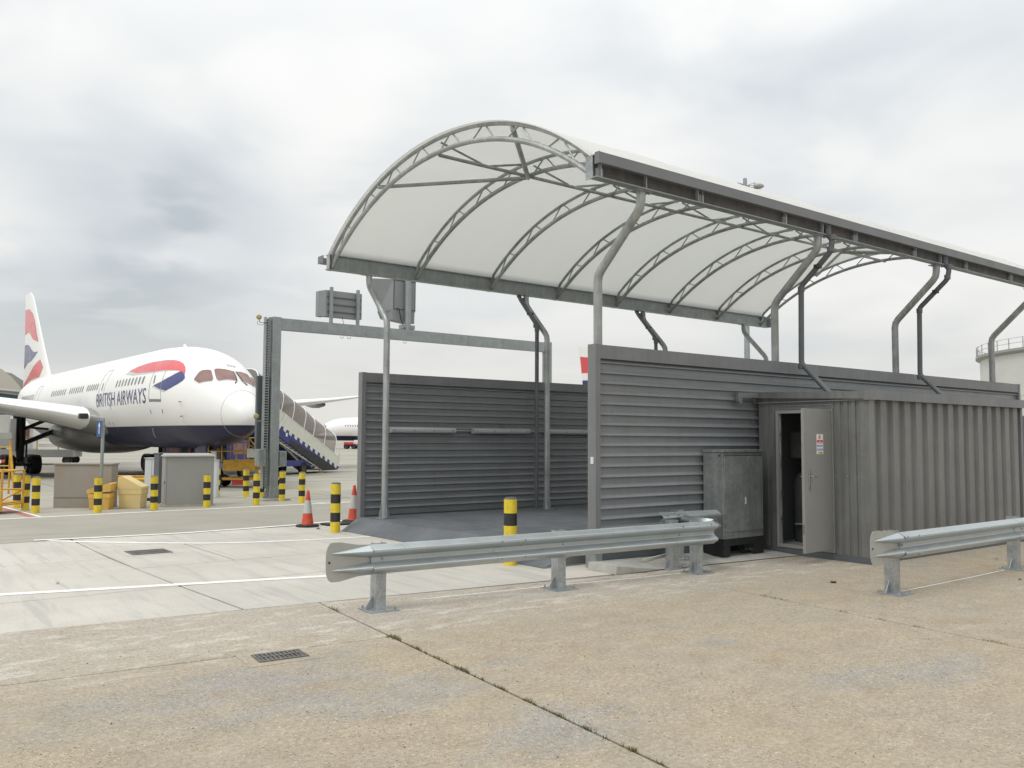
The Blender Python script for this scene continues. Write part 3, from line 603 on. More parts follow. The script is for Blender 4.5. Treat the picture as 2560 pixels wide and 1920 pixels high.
# fabric roof: scalloped between the arches, cream edge cuff towards the gutters
def fab_z(x, o):
    t = (x-AX[0])/2.065; fr_ = t-math.floor(t); return arc_out(o)+.034-.035*math.sin(PI*fr_)*math.cos(o*PI/2/4.3)
fb = MB(); nx, ny = 84, 48; rows = []
for a in range(nx+1):
    x = AX[0]-.07+(AX[7]-AX[0]+.14)*a/nx; row = []
    for b in range(ny+1):
        o = -4.05+8.1*b/ny; row.append((x, YC+o, fab_z(min(max(x, AX[0]), AX[7]-1e-4), o)))
    rows.append(row)
fb.loft(rows, closed=False, smooth=True); fbo = fb.build('fabric_roof', 'fabric', cp)
sm_ = fbo.modifiers.new('th', 'SOLIDIFY'); sm_.thickness = .006; sm_.offset = 1
for s_ in (-1, 1):
    mb = MB(); ps = []
    for a in range(nx+1):
        x = AX[0]-.07+(AX[7]-AX[0]+.14)*a/nx; o = s_*4.05; ps.append([(x, YC+o, arc_out(o)+.03), (x, YC+o+s_*.05, 5.72), (x, YC+o+s_*.10, 5.685)])
    mb.loft(ps, closed=False, smooth=True); mb.build('edge_cuff', 'fabric', cp)
    MB().tube([(XL+.1, YC+s_*4.06, 5.705), (XR-.1, YC+s_*4.06, 5.705)], .012, 6).build('keder_rail', 'galv', cp)
    for xe in (AX[0]-.075, AX[7]+.075):
        MB().tube([(xe, YC+s_*4.05*k/20, arc_out(4.05*k/20)+.034) for k in range(0, 21)], .012, 6).build('edge_hem', 'fabric', cp)
# downpipes
def downpipe(pts, r_, lab, extra=None):
    d = MB().tube(smooth_path(pts, .06), r_, 12).build('downpipe', 'pvc', cp, label=lab)
    for q in pts[1:-1]:
        q = Vector(q); MB().lathe([(r_*.6, -.05), (r_*1.22, -.045), (r_*1.22, .045), (r_*.6, .05)], n=12, mx=Matrix.Translation(q+Vector((0, 0, -.05 if q.z < 4.9 else .04)))).build('socket', 'pvc', d)
    if extra: MB().bbox((extra[0]-.09, extra[1]-.035, extra[2]-.03), (extra[0]+.07, extra[1]+.035, extra[2]+.03), .008).build('clip', 'black', d)
for x in CX[1:3]:
    downpipe([(x+.14, 8.42, 5.56), (x+.14, 8.44, 5.38), (x+.16, 8.36, 5.28), (x+.16, 8.40, 5.08), (x+.15, 8.98, 4.56), (x+.15, 9.0, 3.20), (x+.15, 8.40, 2.60)], .048, 'dark grey downpipe bending onto the cabin roof', (x+.12, 8.62, 4.85))
    downpipe([(x-.14, 16.68, 5.56), (x-.14, 16.70, 5.32), (x-.14, 16.60, 5.20), (x-.14, 16.05, 4.60), (x-.14, 16.0, 4.5), (x-.14, 16.0, .25)], .048, 'dark grey downpipe on the far column', (x-.1, 16.3, 4.86))

# ------------------------------------------------------------------ plant cabin
CXa, CXb, CYa, CYb = 12.30, 17.55, 7.235, 9.24
cab = thing('plant_cabin', 'low grey ribbed steel plant cabin with its door standing open', 'cabin', (12.3, 7.22, 0))
def vprof(a0, a1, start, pitch=.3515, d=.052):
    pr = [(a0, 0.0)]; a = start
    while a+.17 < a1:
        if a > a0: pr += [(a, 0), (a+.026, d), (a+.185, d), (a+.20, 0)]
        a += pitch
    pr.append((a1, 0)); return pr
# long front, five sheets
zb_, zt_ = .10, 2.50
for k in range(5):
    a0 = CXa+.10+1.0545*k; a1 = min(a0+1.0545+.02, CXb-.02); pr = vprof(a0, a1, CXa+.285+1.0545*k); e = .0015*(k % 2)
    A = [(a, CYa-o-e, zb_) for a, o in pr]; B = [(a, CYa-o-e, zt_) for a, o in pr]
    MB().loft([A, B], closed=False, smooth=False).build('cladding_panel', 'clad2', cab)
# door side (faces -x): panels left and right of the door opening
DY0, DY1, DZ0, DZ1 = 7.80, 8.84, .16, 2.345
for (y0, y1, st) in ((7.32, DY0-.01, 7.40), (DY1+.01, 9.19, 8.87)):
    pr = vprof(y0, y1, st, .20, .03)
    pr = [(y0, 0)]; a = st
    while a+.10 < y1: pr += [(a, 0), (a+.012, .024), (a+.075, .024), (a+.087, 0)]; a += .13
    pr.append((y1, 0))
    MB().loft([[(CXa-o, a, zb_) for a, o in pr], [(CXa-o, a, 2.50) for a, o in pr]], closed=False, smooth=False).build('cladding_panel', 'cladg', cab)
MB().box((CXa-.012, DY0-.01, 2.35), (CXa, DY1+.01, 2.50)).build('lintel_panel', 'cladg', cab)
MB().box((CXa-.022, DY0+.0, 2.415), (CXa-.010, DY1, 2.425)).build('drip_bead', 'galv', cab)
MB().box((CXa-.018, CYa-.058, .07), (CXa+.12, CYa-.046, 2.50)).box((CXa-.030, CYa-.058, .07), (CXa-.018, 7.335, 2.50)).build('corner_trim', 'cladg', cab)
MB().box((CXb-.06, CYa-.05, .07), (CXb+.02, CYa-.0, 2.50)).build('corner_trim', 'trim', cab)
MB().box((CXa+.05, CYb-.05, .1), (CXb, CYb, 2.6)).build('back_wall', 'clad', cab)
MB().box((CXb-.03, CYa, .1), (CXb, CYb-.055, 2.5)).build('end_wall', 'clad', cab)
MB().box((CXa-.0, CYa-.0, .0), (CXb, CYb-.06, .08)).build('floor_base', 'kioskd', cab)
MB().box((CXa-.035, CYa-.055, .0), (CXb+.02, CYa-.005, .095)).build('base_rail', 'kioskd', cab)
MB().box((CXa-.035, CYa-.004, .0), (CXa-.005, CYb-.02, .10)).build('base_rail', 'kioskd', cab)
MB().box((CXa+.02, CYa+.03, .085), (CXb-.05, CYb-.07, .15)).build('floor_plate', 'galvd', cab)
MB().box((CXa+.02, 7.30, 2.50), (CXa+.03, CYb-.05, 2.62)).build('verge_filler', 'cladg', cab)
rf = MB(); rf.prism([(CXa-.02, CYa-.09, 2.54), (CXa-.02, CYb, 2.64), (CXa-.02, CYb, 2.66), (CXa-.02, CYa-.09, 2.56)], (CXb-CXa+.10, 0, 0)); rf.build('roof', 'trim', cab)
MB().box((CXa-.06, CYa-.115, 2.475), (CXb+.12, CYa-.10, 2.625)).build('fascia', 'trim', cab)
MB().prism([(CXa-.075, CYa-.117, 2.485), (CXa-.075, CYb+.03, 2.565), (CXa-.075, CYb+.03, 2.665), (CXa-.075, CYa-.117, 2.605)], (.014, 0, 0)).build('fascia', 'cladg', cab)
MB().prism([(CXa-.08, CYa-.12, 2.47), (CXa-.08, CYa-.0, 2.47), (CXa-.08, CYa-.0, 2.63), (CXa-.08, CYa-.12, 2.63)], (.15, 0, 0)).build('fascia_corner', 'trim', cab)
MB().box((CXa-.061, CYa-.1, 2.47), (CXa-.02, CYb, 2.485)).build('soffit', 'trim', cab)
MB().prism([(CXa-.08, 9.235, 2.47), (CXa-.08, 9.30-.04, 2.47), (CXa-.08, 9.26, 2.67), (CXa-.08, 9.2, 2.67)], (.06, 0, 0)).build('fascia_end', 'trim', cab)
MB().prism([(11.74, 9.15, 2.46), (11.70, 9.15, 2.50), (11.70, 9.15, 2.64), (12.24, 9.15, 2.655), (12.24, 9.15, 2.565), (11.80, 9.15, 2.56), (11.80, 9.15, 2.46)], (0, .055, 0)).build('fascia_return', 'trim', cab)
# interior walls so that the opening reads as a room
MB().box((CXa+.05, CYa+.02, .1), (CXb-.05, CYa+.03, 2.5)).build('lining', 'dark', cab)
# door frame and leaf
fr = MB(); g = .055
fr.box((CXa-.03, DY0-.005, DZ0-.05), (CXa+.06, DY0+g-.01, DZ1)).box((CXa-.03, DY1-g+.01, DZ0-.05), (CXa+.06, DY1+.005, DZ1)).box((CXa-.03, DY0+g-.01, DZ1-.05), (CXa+.06, DY1-g+.01, DZ1)).box((CXa-.03, DY0+g-.01, DZ0-.05), (CXa+.06, DY1-g+.01, DZ0+.0))
fr = fr.build('door_frame', 'door', cab); MB().box((CXa+.0, DY1-g-.015, DZ0), (CXa+.03, DY1-g+.009, DZ1-.05)).build('rebate', 'galv', fr)
for z in (.5, .95, 1.4, 1.9): MB().box((CXa-.005, DY1-g-.018, z), (CXa+.005, DY1-g-.004, z+.1)).build('keep', 'steel', fr)
LW = .935; ang = math.atan2(-.885, .30)      # leaf swings out towards -x
dl = bpy.data.objects.new('door', None); 
hx, hy = CXa-.045, DY0+.03
# leaf geometry in local coordinates: x along the leaf from the hinge, y thickness, z up
fe = Vector((11.43, 7.76)); dirv = (fe-Vector((hx, hy))); LW = .84; dirv.normalize()
mxd = Matrix(((dirv.x, -dirv.y, 0, hx), (dirv.y, dirv.x, 0, hy), (0, 0, 1, 0), (0, 0, 0, 1)))
def dmb(a, b, r_=0):
    mb = MB(); return mb.box(a, b, mxd) if not r_ else mb.bbox(a, b, r_, mxd)
leafo = dmb((0, -.022, DZ0+.01), (LW, .022, DZ1-.01), .003).build('door', 'door', cab, label='open grey steel door leaf with safety sticker')
# outward face of an opened leaf faces -y side (local -y or +y): use the side turned to the yard
FS_ = 1 if (mxd.to_3x3() @ Vector((0, 1, 0))).dot(Vector((-12, -7.5, 0))) > 0 else -1
def face(a, b, c=.0245): # thin plates on the visible face
    return dmb((a[0], min(FS_*.022, FS_*c), a[1]), (b[0], max(FS_*.022, FS_*c), b[1]))
hb = MB(); 
dmb((LW-.17, min(FS_*.022, FS_*.034), 1.11), (LW-.125, max(FS_*.022, FS_*.034), 1.415), .005).build('handle_plate', 'steel', leafo)
P_ = lambda x, y, z: mxd @ Vector((x, y, z))
MB().tube([P_(LW-.148, FS_*.03, 1.31), P_(LW-.148, FS_*.075, 1.31), P_(LW-.158, FS_*.082, 1.31), P_(LW-.275, FS_*.082, 1.307)], .010, 8).build('handle', 'steel', leafo)
MB().tube([P_(LW-.085, -FS_*.03, 1.31), P_(LW-.085, -FS_*.075, 1.31), P_(LW-.095, -FS_*.082, 1.31), P_(LW-.16, -FS_*.082, 1.31)], .010, 8).build('handle', 'steel', leafo)
for z in (.45, 1.05, 1.82): dmb((LW, -.012, z), (LW+.003, .012, z+.15)).build('lock_plate', 'steel', leafo)
for z in (.3, 1.2, 2.05): MB().tube([(hx, hy, z), (hx, hy, z+.1)], .012, 8).build('hinge', 'galv', leafo)
# safety sticker: white sheet, red band, blue blocks, yellow block, with pictograms
sx0, sx1, sz0, sz1 = LW-.575, LW-.375, 1.645, 1.95
st = face((sx0, sz0), (sx1, sz1), .0235).build('safety_sticker', 'swhite', leafo)
def fx(u): return sx1+(sx0-sx1)*u     # u 0..1 left to right as seen
def plate(u0, u1, v0, v1, m, d=.0243, nm='panel'):
    a, b = fx(u0), fx(u1); dmb((min(a, b), min(FS_*.0236, FS_*d), sz0+(sz1-sz0)*v0), (max(a, b), max(FS_*.0236, FS_*d), sz0+(sz1-sz0)*v1)).build(nm, m, st)
plate(.05, .95, .54, .70, 'sred'); plate(.30, .92, .37, .46, 'sblue'); plate(.22, .90, .02, .11, 'syel')
def disc(u, v, r_, m, d=.0243, r0=0.0):
    c = P_(fx(u), FS_*d, sz0+(sz1-sz0)*v); mb = MB(); n = 20; nx_ = mxd.to_3x3() @ Vector((1, 0, 0)); up = Vector((0, 0, 1))
    A = [c+nx_*math.cos(2*PI*k/n)*r_+up*math.sin(2*PI*k/n)*r_ for k in range(n)]; nn_ = mxd.to_3x3() @ Vector((0, -FS_*.0008, 0))
    if r0:
        B = [c+nx_*math.cos(2*PI*k/n)*r0+up*math.sin(2*PI*k/n)*r0 for k in range(n)]; mb.add(A+B, [(k, (k+1) % n, n+(k+1) % n, n+k) for k in range(n)])
    else: mb.prism(A, nn_)
    mb.build('pictogram', m, st)
disc(.45, .86, .034, 'sred', .0243, .026); plate(.43, .50, .79, .92, 'blk', .0241); 
mb = MB(); c0 = P_(fx(.45)-.022, FS_*.0249, sz0+.86*(sz1-sz0)+.022); c1 = P_(fx(.45)+.022, FS_*.0249, sz0+.86*(sz1-sz0)-.022); mb.tube([c0, c1], .003, 4).build('pictogram', 'sred', st)
for u in (.16, .40, .63, .86): disc(u, .22, .020, 'sblue')
disc(.16, .41, .017, 'sblue'); plate(.40, .62, .61, .64, 'swhite', .0249); plate(.10, .90, .565, .59, 'swhite', .0249); plate(.36, .86, .39, .41, 'swhite', .0249); plate(.36, .86, .425, .44, 'swhite', .0249); plate(.45, .80, .04, .085, 'blk', .0247); plate(.27, .35, .035, .09, 'blk', .0247)
for u in (.16, .40, .63, .86): plate(u-.035, u+.035, .18, .25, 'swhite', .0249, 'pictogram')
# screws along the long front
sc = MB(); a = CXa+.20
while a < CXb-.1:
    sc.lathe([(0, .006), (.009, .004), (.010, 0)], n=6, mx=Matrix.Translation((a, CYa-.053 if ((a-CXa-.285) % .3515) < .17 else CYa-.001, 1.30)) @ Matrix.Rotation(R(90), 4, 'X')); a += .3515
for y in (7.36, 7.56, 7.76, 8.87): sc.lathe([(0, .006), (.009, .004), (.010, 0)], n=6, mx=Matrix.Translation((CXa-.026, y, 1.30)) @ Matrix.Rotation(R(-90), 4, 'Y'))
sc.build('screws', 'galv', cab, kind='stuff')
MB().box((CXa-.032, 7.22, 1.60), (CXa-.0301, 7.30, 1.68)).build('notice_plate', 'clad2', cab)
# equipment glimpsed inside the doorway
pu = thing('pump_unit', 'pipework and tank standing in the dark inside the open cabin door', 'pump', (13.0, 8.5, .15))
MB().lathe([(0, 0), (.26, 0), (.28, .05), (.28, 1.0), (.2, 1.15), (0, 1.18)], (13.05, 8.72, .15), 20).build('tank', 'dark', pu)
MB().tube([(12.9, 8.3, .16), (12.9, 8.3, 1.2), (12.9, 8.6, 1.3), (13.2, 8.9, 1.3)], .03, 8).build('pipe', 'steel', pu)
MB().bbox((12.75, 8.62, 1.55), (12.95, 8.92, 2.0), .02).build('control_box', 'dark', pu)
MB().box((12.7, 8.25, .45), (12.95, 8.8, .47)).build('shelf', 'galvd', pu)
# dark cabinet beyond the far end of the cabin
dk = thing('dark_cabinet', 'dark grey steel cabinet beyond the far end of the plant cabin', 'cabinet', (18.0, 7.7, 0))
MB().bbox((17.85, 7.3, .1), (18.7, 8.2, 2.35), .02).build('body', 'kioskd', dk); MB().box((17.83, 7.28, 1.6), (18.72, 8.22, 1.63)).build('band', 'black', dk); MB().box((17.88, 7.33, 0), (18.67, 8.17, .1)).build('plinth', 'black', dk)

# ------------------------------------------------------------------ galvanised electrical cabinet on its pad
pad = MB(); pad.add([(8.47, 8.72, 0), (9.15, 8.68, 0), (8.45, 9.28, 0), (8.50, 8.73, .11), (8.48, 9.28, .115), (9.3, 8.67, .012), (9.3, 9.28, .10), (12.25, 8.42, .012), (12.25, 9.28, .05)],
    [(0, 1, 5, 3), (0, 3, 4, 2), (3, 5, 6, 4), (5, 7, 8, 6)])
pado = pad.build('concrete_pad', 'conc', None, loc=(0, 0, 0)); pado['kind'] = 'structure'
ec = thing('electrical_cabinet', 'tall dull galvanised electrical cabinet on a black plinth beside the cabin', 'electrical cabinet', (11.3, 9.0, .05))
X0, X1, Y0, Y1 = 10.90, 11.90, 8.84, 9.235
MB().box((X0+.0, Y0+.0, .04), (X0+.02, Y1, .31)).box((X0+.02, Y0, .20), (X1, Y0+.02, .31)).box((X1-.25, Y0, .04), (X1, Y0+.02, .20)).box((X0+.02, Y0+.0, .04), (X0+.16, Y0+.02, .20)).box((X0+.02, Y1-.02, .04), (X1, Y1, .31)).build('plinth', 'black', ec)
body = MB().bbox((X0, Y0, .31), (X1, Y1, 1.66), .006).build('body', 'ecab', ec)
MB().bbox((X0-.02, Y0-.025, 1.66), (X1+.02, Y1+.0, 1.70), .004).build('lid', 'galv', ec)
MB().bbox((X0+.025, Y0-.014, .42), (X1-.02, Y0-.001, 1.60), .003).build('door', 'ecab', ec, label='blank door with small slotted lock'); 
MB().box((X0+.03, Y0-.012, 1.603), (X1-.02, Y0-.002, 1.61)).build('door_gap', 'black', ec)
MB().box((X0+.52, Y0-.018, .84), (X0+.55, Y0-.0145, .95)).build('lock', 'kioskw', ec)
for z in (.55, 1.1, 1.5): MB().tube([(X0+.018, Y0-.012, z), (X0+.018, Y0-.012, z+.07)], .007, 6).build('hinge', 'galv', ec)
MB().box((X0-.006, Y0+.05, 1.595), (X0-.001, Y0+.085, 1.615)).build('vent', 'black', ec)
for k in range(3): MB().tube(smooth_path([(X0+.42+.1*k, Y0+.12, .30), (X0+.5+.1*k, Y0+.06, .12), (X0+.58+.08*k, Y0+.1, .052), (X0+.8+.07*k, Y0+.2, .052)], .05), .009, 6).build('cable', 'rub', ec)

# ------------------------------------------------------------------ guardrails
WP = [(-.156, .004), (-.152, .0), (-.110, -.074), (-.104, -.082), (-.088, -.083), (-.080, -.078), (-.030, -.006), (-.020, 0), (.020, 0), (.030, -.006), (.080, -.078), (.088, -.083), (.104, -.082), (.110, -.074), (.152, .0), (.156, .004)]
def rail_frame(a, b, z):
    a = Vector((*a, 0)); b = Vector((*b, 0)); d = (b-a).normalized(); n_ = Vector((-d.y, d.x, 0))   # n_ = to the left of travel
    return lambda u, off, zz: a+d*u+n_*off+Vector((0, 0, z+zz))
def wbeam(fr_, u0, u1, e=0.0):
    mb = MB(); secs = []
    for u in (u0, u1): secs.append([fr_(u, o+e, z) for z, o in WP])
    mb.loft(secs, closed=False, smooth=False); return mb
def fishtail(fr_, u0, u1, name, parent):
    # flat grey terminal plate with two ridges that taper to points
    L_ = abs(u1-u0); sg = 1 if u1 > u0 else -1; pts = []
    for u, z in ((0, .160), (.30, .165), (.70, .205)): pts.append((u, z))
    for k in range(7): a = R(90-90*k/6); pts.append((.86+.14*math.cos(a), .065+.14*math.sin(a)))
    full = pts+[(u, -z) for u, z in reversed(pts)]
    o = MB().prism([fr_(u0+sg*L_*u, .008, z) for u, z in full], fr_(0, .013, 0)-fr_(0, .008, 0)).build(name, 'railend', parent)
    for zc_ in (.088, -.088):
        secs = []; n = 12
        for k in range(n+1):
            t = k/n; sh = (1-t)**.85; hw = .068*sh+.0005; d = .084*sh; u = u0+sg*L_*.90*t
            secs.append([fr_(u, .006, zc_+hw), fr_(u, .006-d*.78, zc_+hw*.42), fr_(u, .006-d, zc_+hw*.14), fr_(u, .006-d, zc_-hw*.14), fr_(u, .006-d*.78, zc_-hw*.42), fr_(u, .006, zc_-hw)])
        MB().loft(secs, closed=False, smooth=True).build('tapered_ridge', 'rail', o, ang=30)
    MB().tube([fr_(u0+sg*L_*.93, .002, .0), fr_(u0+sg*L_*.93, .009, .0)], .012, 8).build('hole', 'black', o)
    return o
def rpost(fr_, u, h, parent, side=1, back=.02):
    # sigma post behind the beam with base plate, gusset and bolts
    pr = [(-.055, back+.14), (-.06, back+.14), (-.06, back), (.06, back), (.06, back+.14), (.055, back+.14), (.055, back+.006), (-.055, back+.006)]
    base = [fr_(u+a, o, -h['z']+.012) for a, o in pr]; t = [fr_(u+a, o, h['top']-h['z']) for a, o in pr]
    mb = MB(); mb.loft([base, t], smooth=False, caps=True); po = mb.build('post', 'galv', parent)
    c = [fr_(u+a, o, -h['z']) for a, o in ((-.17, -.10), (.17, -.10), (.17, .24), (-.17, .24))]; MB().prism(c, (0, 0, .012)).build('base_plate', 'galv', po)
    g1 = [fr_(u-.06*side, back+.07, -h['z']+.012), fr_(u-.15*side, back+.07, -h['z']+.012), fr_(u-.15*side, back+.07, -h['z']+.025), fr_(u-.06*side, back+.07, -h['z']+.16)]
    MB().prism(g1, (fr_(0, .008, 0)-fr_(0, 0, 0))).build('gusset', 'galv', po)
    for a, o in ((-.13, -.06), (.13, -.06), (.13, .20), (-.13, .20)): q = fr_(u+a, o, -h['z']+.012); MB().tube([q, q+Vector((0, 0, .03))], .010, 6).build('bolt', 'galvd', po)
    return po
def bolts(fr_, lst, parent, m='galvd'):
    mb = MB(); 
    for u, z in lst:
        o = min((abs(z-a), b) for a, b in WP)[1]; p0 = fr_(u, o-.002, z); p1 = fr_(u, o-.016, z); mb.tube([p0, p1], .013, 8)
    mb.build('bolts', m, parent, kind='stuff')
SIG = .004
def thick(o): s_ = o.modifiers.new('th', 'SOLIDIFY'); s_.thickness = .004; s_.offset = 1; return o
ga = thing('guardrail', 'long galvanised crash barrier across the front of the bay', 'guardrail', (7, 8.3, 0), 0, 'crash barriers')
fa = rail_frame((4.52, 8.40), (9.80, 8.12), .555); HA = dict(z=.555, top=.72)
thick(wbeam(fa, 0.0, 1.62).build('beam', 'rail', ga, ang=22)); thick(wbeam(fa, 1.58, 5.28, -.005).build('beam', 'rail', ga, ang=22))
fishtail(fa, 0.02, -.50, 'fishtail_end', ga)
for u in (.14, 2.60, 5.03): rpost(fa, u, HA, ga)
for u in (1.585, -.005+.01):
    mb = MB(); mb.loft([[fa(u-.004, o-.0068, z) for z, o in WP], [fa(u, o-.0068, z) for z, o in WP]], closed=False); mb.build('lap_edge', 'kioskd', ga)
bolts(fa, [(1.64, .098), (1.64, -.098), (1.97, .098), (1.97, -.098), (1.64, .03), (1.97, .03), (2.6, 0), (.14, 0), (4.6, .118), (5.15, .118), (4.6, 0)], ga)
sl = MB(); 
for u in (3.2, 4.12): sl.box((0, 0, 0), (1, 1, 1), Matrix.Translation(fa(u, -.007, -.006)) @ Matrix.Diagonal((.09, .004, .018, 1)))
sl.build('slot', 'black', ga, kind='stuff')
# return rail at the cabinet end
gb = thing('guardrail', 'short crash barrier turned inwards in front of the electrical cabinet', 'guardrail', (10, 8.9, 0), 0, 'crash barriers')
fb_ = rail_frame((9.82, 8.14), (10.02, 8.93), .575)
thick(MB().loft([[fb_(u, -o, z) for z, o in WP] for u in (.0, .80)], closed=False, smooth=True).build('beam', 'rail', gb, ang=22))
fc_ = rail_frame((9.58, 8.95), (10.80, 8.88), .615)
thick(wbeam(fc_, 0, 1.22).build('beam', 'rail', gb, ang=22)); bolts(fc_, [(.1, .118), (.32, .118), (.45, .118)], gb)
rpost(rail_frame((9.42, 8.66), (9.9, 8.66), .57), .12, dict(z=.57, top=.70), gb, 1, -.06)
rpost(fc_, .46, dict(z=.615, top=.80), gb, 1, .02)
gc = thing('guardrail', 'galvanised crash barrier running off the right side before the cabin', 'guardrail', (12, 5.6, 0), 0, 'crash barriers')
fc = rail_frame((10.22, 5.62), (17.6, 5.70), .585); HC = dict(z=.585, top=.76)
thick(wbeam(fc, 0, 3.25).build('beam', 'rail', gc, ang=22)); thick(wbeam(fc, 3.2, 7.3, -.005).build('beam', 'rail', gc, ang=22)); fishtail(fc, .02, -.64, 'fishtail_end', gc)
for u in (-.02, 3.40, 6.9): rpost(fc, u, HC, gc)
for u in (3.205, .005):
    mb = MB(); mb.loft([[fc(u-.004, o-.0068, z) for z, o in WP], [fc(u, o-.0068, z) for z, o in WP]], closed=False); mb.build('lap_edge', 'kioskd', gc)
bolts(fc, [(.05, .108), (.32, .108), (.05, 0), (3.28, .108), (3.45, 0), (.32, -.118)], gc)

# ------------------------------------------------------------------ bollards and cones
def bollard(label, x, y, h=.90, r_=.088):
    b = thing('bollard', label, 'bollard', (0, 0, 0), 0, 'yellow and black bollards', world=False)
    hb = h-.03; bands = [0, .22, .41, .60, .79, 1.0]
    for k in range(5):
        m = 'yel' if k % 2 == 0 else 'blk'; MB().lathe([(r_, hb*bands[k]), (r_, hb*bands[k+1])], n=22).build('band', m, b)
    MB().lathe([(r_*1.0, hb), (r_*.97, hb+.01), (r_*.8, hb+.022), (r_*.4, hb+.03), (0, hb+.032)], n=22).build('cap', 'bcap', b)
    b.location = (x, y, 0); return b
b0 = bollard('large yellow and black bollard on the ramp edge behind the guardrail', 7.854, 10.305, .995, .098)
b1 = bollard('yellow and black bollard at the left tip of the ramp, beside a cone', 7.75, 15.87, .98, .098)
b2 = bollard('yellow and black bollard with the blue arrow sign post behind it', 4.98, 23.22, .885, .092)
for (x, y, lab) in ((3.62, 25.94, 'leftmost bollard, half behind the orange trolley'), (3.67, 24.98, 'middle of the three bollards grouped at far left'), (3.74, 23.94, 'right-hand bollard of the three grouped at far left'),
        (6.33, 23.31, 'bollard in front of the tall dark kiosk'), (7.7, 23.42, 'bollard at the right edge of the big grey kiosk'), (9.43, 27.72, 'farther bollard just right of the small white box'),
        (10.02, 26.78, 'farther bollard in front of the yellow trailer'), (9.07, 23.47, 'nearer bollard just left of the gantry post'), (10.25, 26.1, 'bollard half hidden behind the gantry post'),
        (10.30, 24.63, 'bollard just right of the gantry post'), (10.48, 23.64, 'bollard beyond the gantry post, below the stair wheels')):
    c = copy_tree(b2); c.location = (x, y, 0); c.rotation_euler = (R(random.uniform(-.8, .8)), R(random.uniform(-.8, .8)), random.uniform(0, 3)); c['label'] = 'yellow and black '+lab if not lab.startswith(('left', 'mid', 'right')) else lab
def cone(label, x, y, rz):
    t = thing('traffic_cone', label, 'traffic cone', (0, 0, 0), 0, 'red and white traffic cones', world=False)
    MB().lathe([(0, 0), (.235, 0), (.245, .02), (.23, .045), (.16, .052), (.125, .055)], n=8).build('base', 'rub', t)
    def rr(z): return .125-(z-.05)/.70*.098
    MB().lathe([(rr(.05)+.008, .05), (rr(.05), .065), (rr(.28), .28)], n=24).build('lower_cone', 'red', t)
    MB().lathe([(rr(.28)+.003, .28), (rr(.55)+.003, .55)], n=24).build('sleeve', 'refl', t)
    MB().lathe([(rr(.55), .55), (rr(.74), .74), (.02, .755), (0, .757)], n=24).build('tip', 'red', t)
    t.location = (x, y, 0); t.rotation_euler = (0, 0, rz); return t
c1 = cone('red and white traffic cone standing on the road left of the ramp', 7.77, 17.21, .3)
c2 = copy_tree(c1); c2.location = (9.02, 17.55, 0); c2.scale = (1.08,)*3; c2['label'] = 'red and white traffic cone half hidden by the end of the far wall'
mb = MB().box((8.15, 17.05, .0), (8.9, 17.4, .035)); mb.build('rubber_mat', 'rub', None, loc=(0, 0, 0), label='flat dark rubber block on the road beside the ramp tip', category='rubber block')

# ------------------------------------------------------------------ kiosks, bins, sign left
def kiosk(name, label, cx, cy, w_, d_, h, rz, m, lid=.03, plinth=None, doorgap=True, cat='kiosk'):
    t = thing(name, label, cat, (cx, cy, 0), rz, None, world=False); z0 = 0
    if plinth: MB().box((-w_/2-.02, -d_/2-.02, 0), (w_/2+.02, d_/2+.02, plinth[0])).build('plinth', plinth[1], t); z0 = plinth[0]
    MB().bbox((-w_/2, -d_/2, z0), (w_/2, d_/2, h-lid), .008).build('body', m, t)
    MB().bbox((-w_/2-.025, -d_/2-.03, h-lid), (w_/2+.025, d_/2+.03, h), .008).build('lid', m, t)
    return t
k1 = kiosk('service_kiosk', 'wide low beige cabinet with stains behind the arrow sign', 5.13, 25.3, 1.46, .45, 1.16, R(-33), 'cabconc', .04)
MB().box((-.72, -.232, .255), (.72, -.2255, .262)).build('panel_joint', 'dark', k1)
k2 = kiosk('white_cabinet', 'slim white cabinet left of the tall dark kiosk', 7.22, 26.8, .36, .3, 1.25, R(-37), 'kioskw', .015, (.08, 'black'))
MB().box((.02, -.153, .1), (.027, -.1505, 1.2)).build('door_gap', 'dark', k2)
k3 = kiosk('dark_kiosk', 'tall dark grey kiosk between the white and the big grey cabinet', 7.12, 25.7, .22, .5, 1.41, R(0), 'kioskd', .02, (.02, 'kioskd'))
k4 = thing('grey_kiosk', 'big pale grey electrical kiosk on a concrete base', 'kiosk', (7.5, 24.3, 0), R(-8), None, world=False)
MB().box((-.70, -.38, 0), (.62, .38, .06)).build('plinth', 'conc', k4); MB().bbox((-.66, -.34, .06), (.58, .34, 1.34), .01).build('body', 'kiosk', k4)
MB().add([(-.70, -.39, 1.34), (.62, -.39, 1.34), (.62, .39, 1.34), (-.70, .39, 1.34), (-.68, -.37, 1.375), (.60, -.37, 1.375), (.55, .3, 1.42), (-.63, .3, 1.42)], [(3, 2, 1, 0), (0, 1, 5, 4), (1, 2, 6, 5), (2, 3, 7, 6), (3, 0, 4, 7), (4, 5, 6, 7)]).build('lid', 'kiosk', k4)
MB().box((-.6615, -.30, .12), (-.6601, -.28, 1.30)).build('door_gap', 'black', k4); MB().box((-.675, -.27, .62), (-.661, -.24, .68)).build('lock', 'black', k4)
MB().box((-.63, -.3415, .1), (-.622, -.3401, 1.30)).build('door_gap', 'kioskd', k4)
k5 = kiosk('white_box', 'small white box raised on a dark stand right of the grey kiosk', 9.15, 27.2, .24, .2, 1.16, R(-37), 'kioskw', .01)
kids(k5)[0].scale = (1, 1, 1)
sg = thing('arrow_sign', 'blue sign with a white upward arrow on a galvanised post', 'sign', (5.13, 23.62, 0), R(0), None, world=False)
MB().tube([(0, 0, 0), (0, 0, 2.32)], .04, 14).build('post', 'galvd', sg)
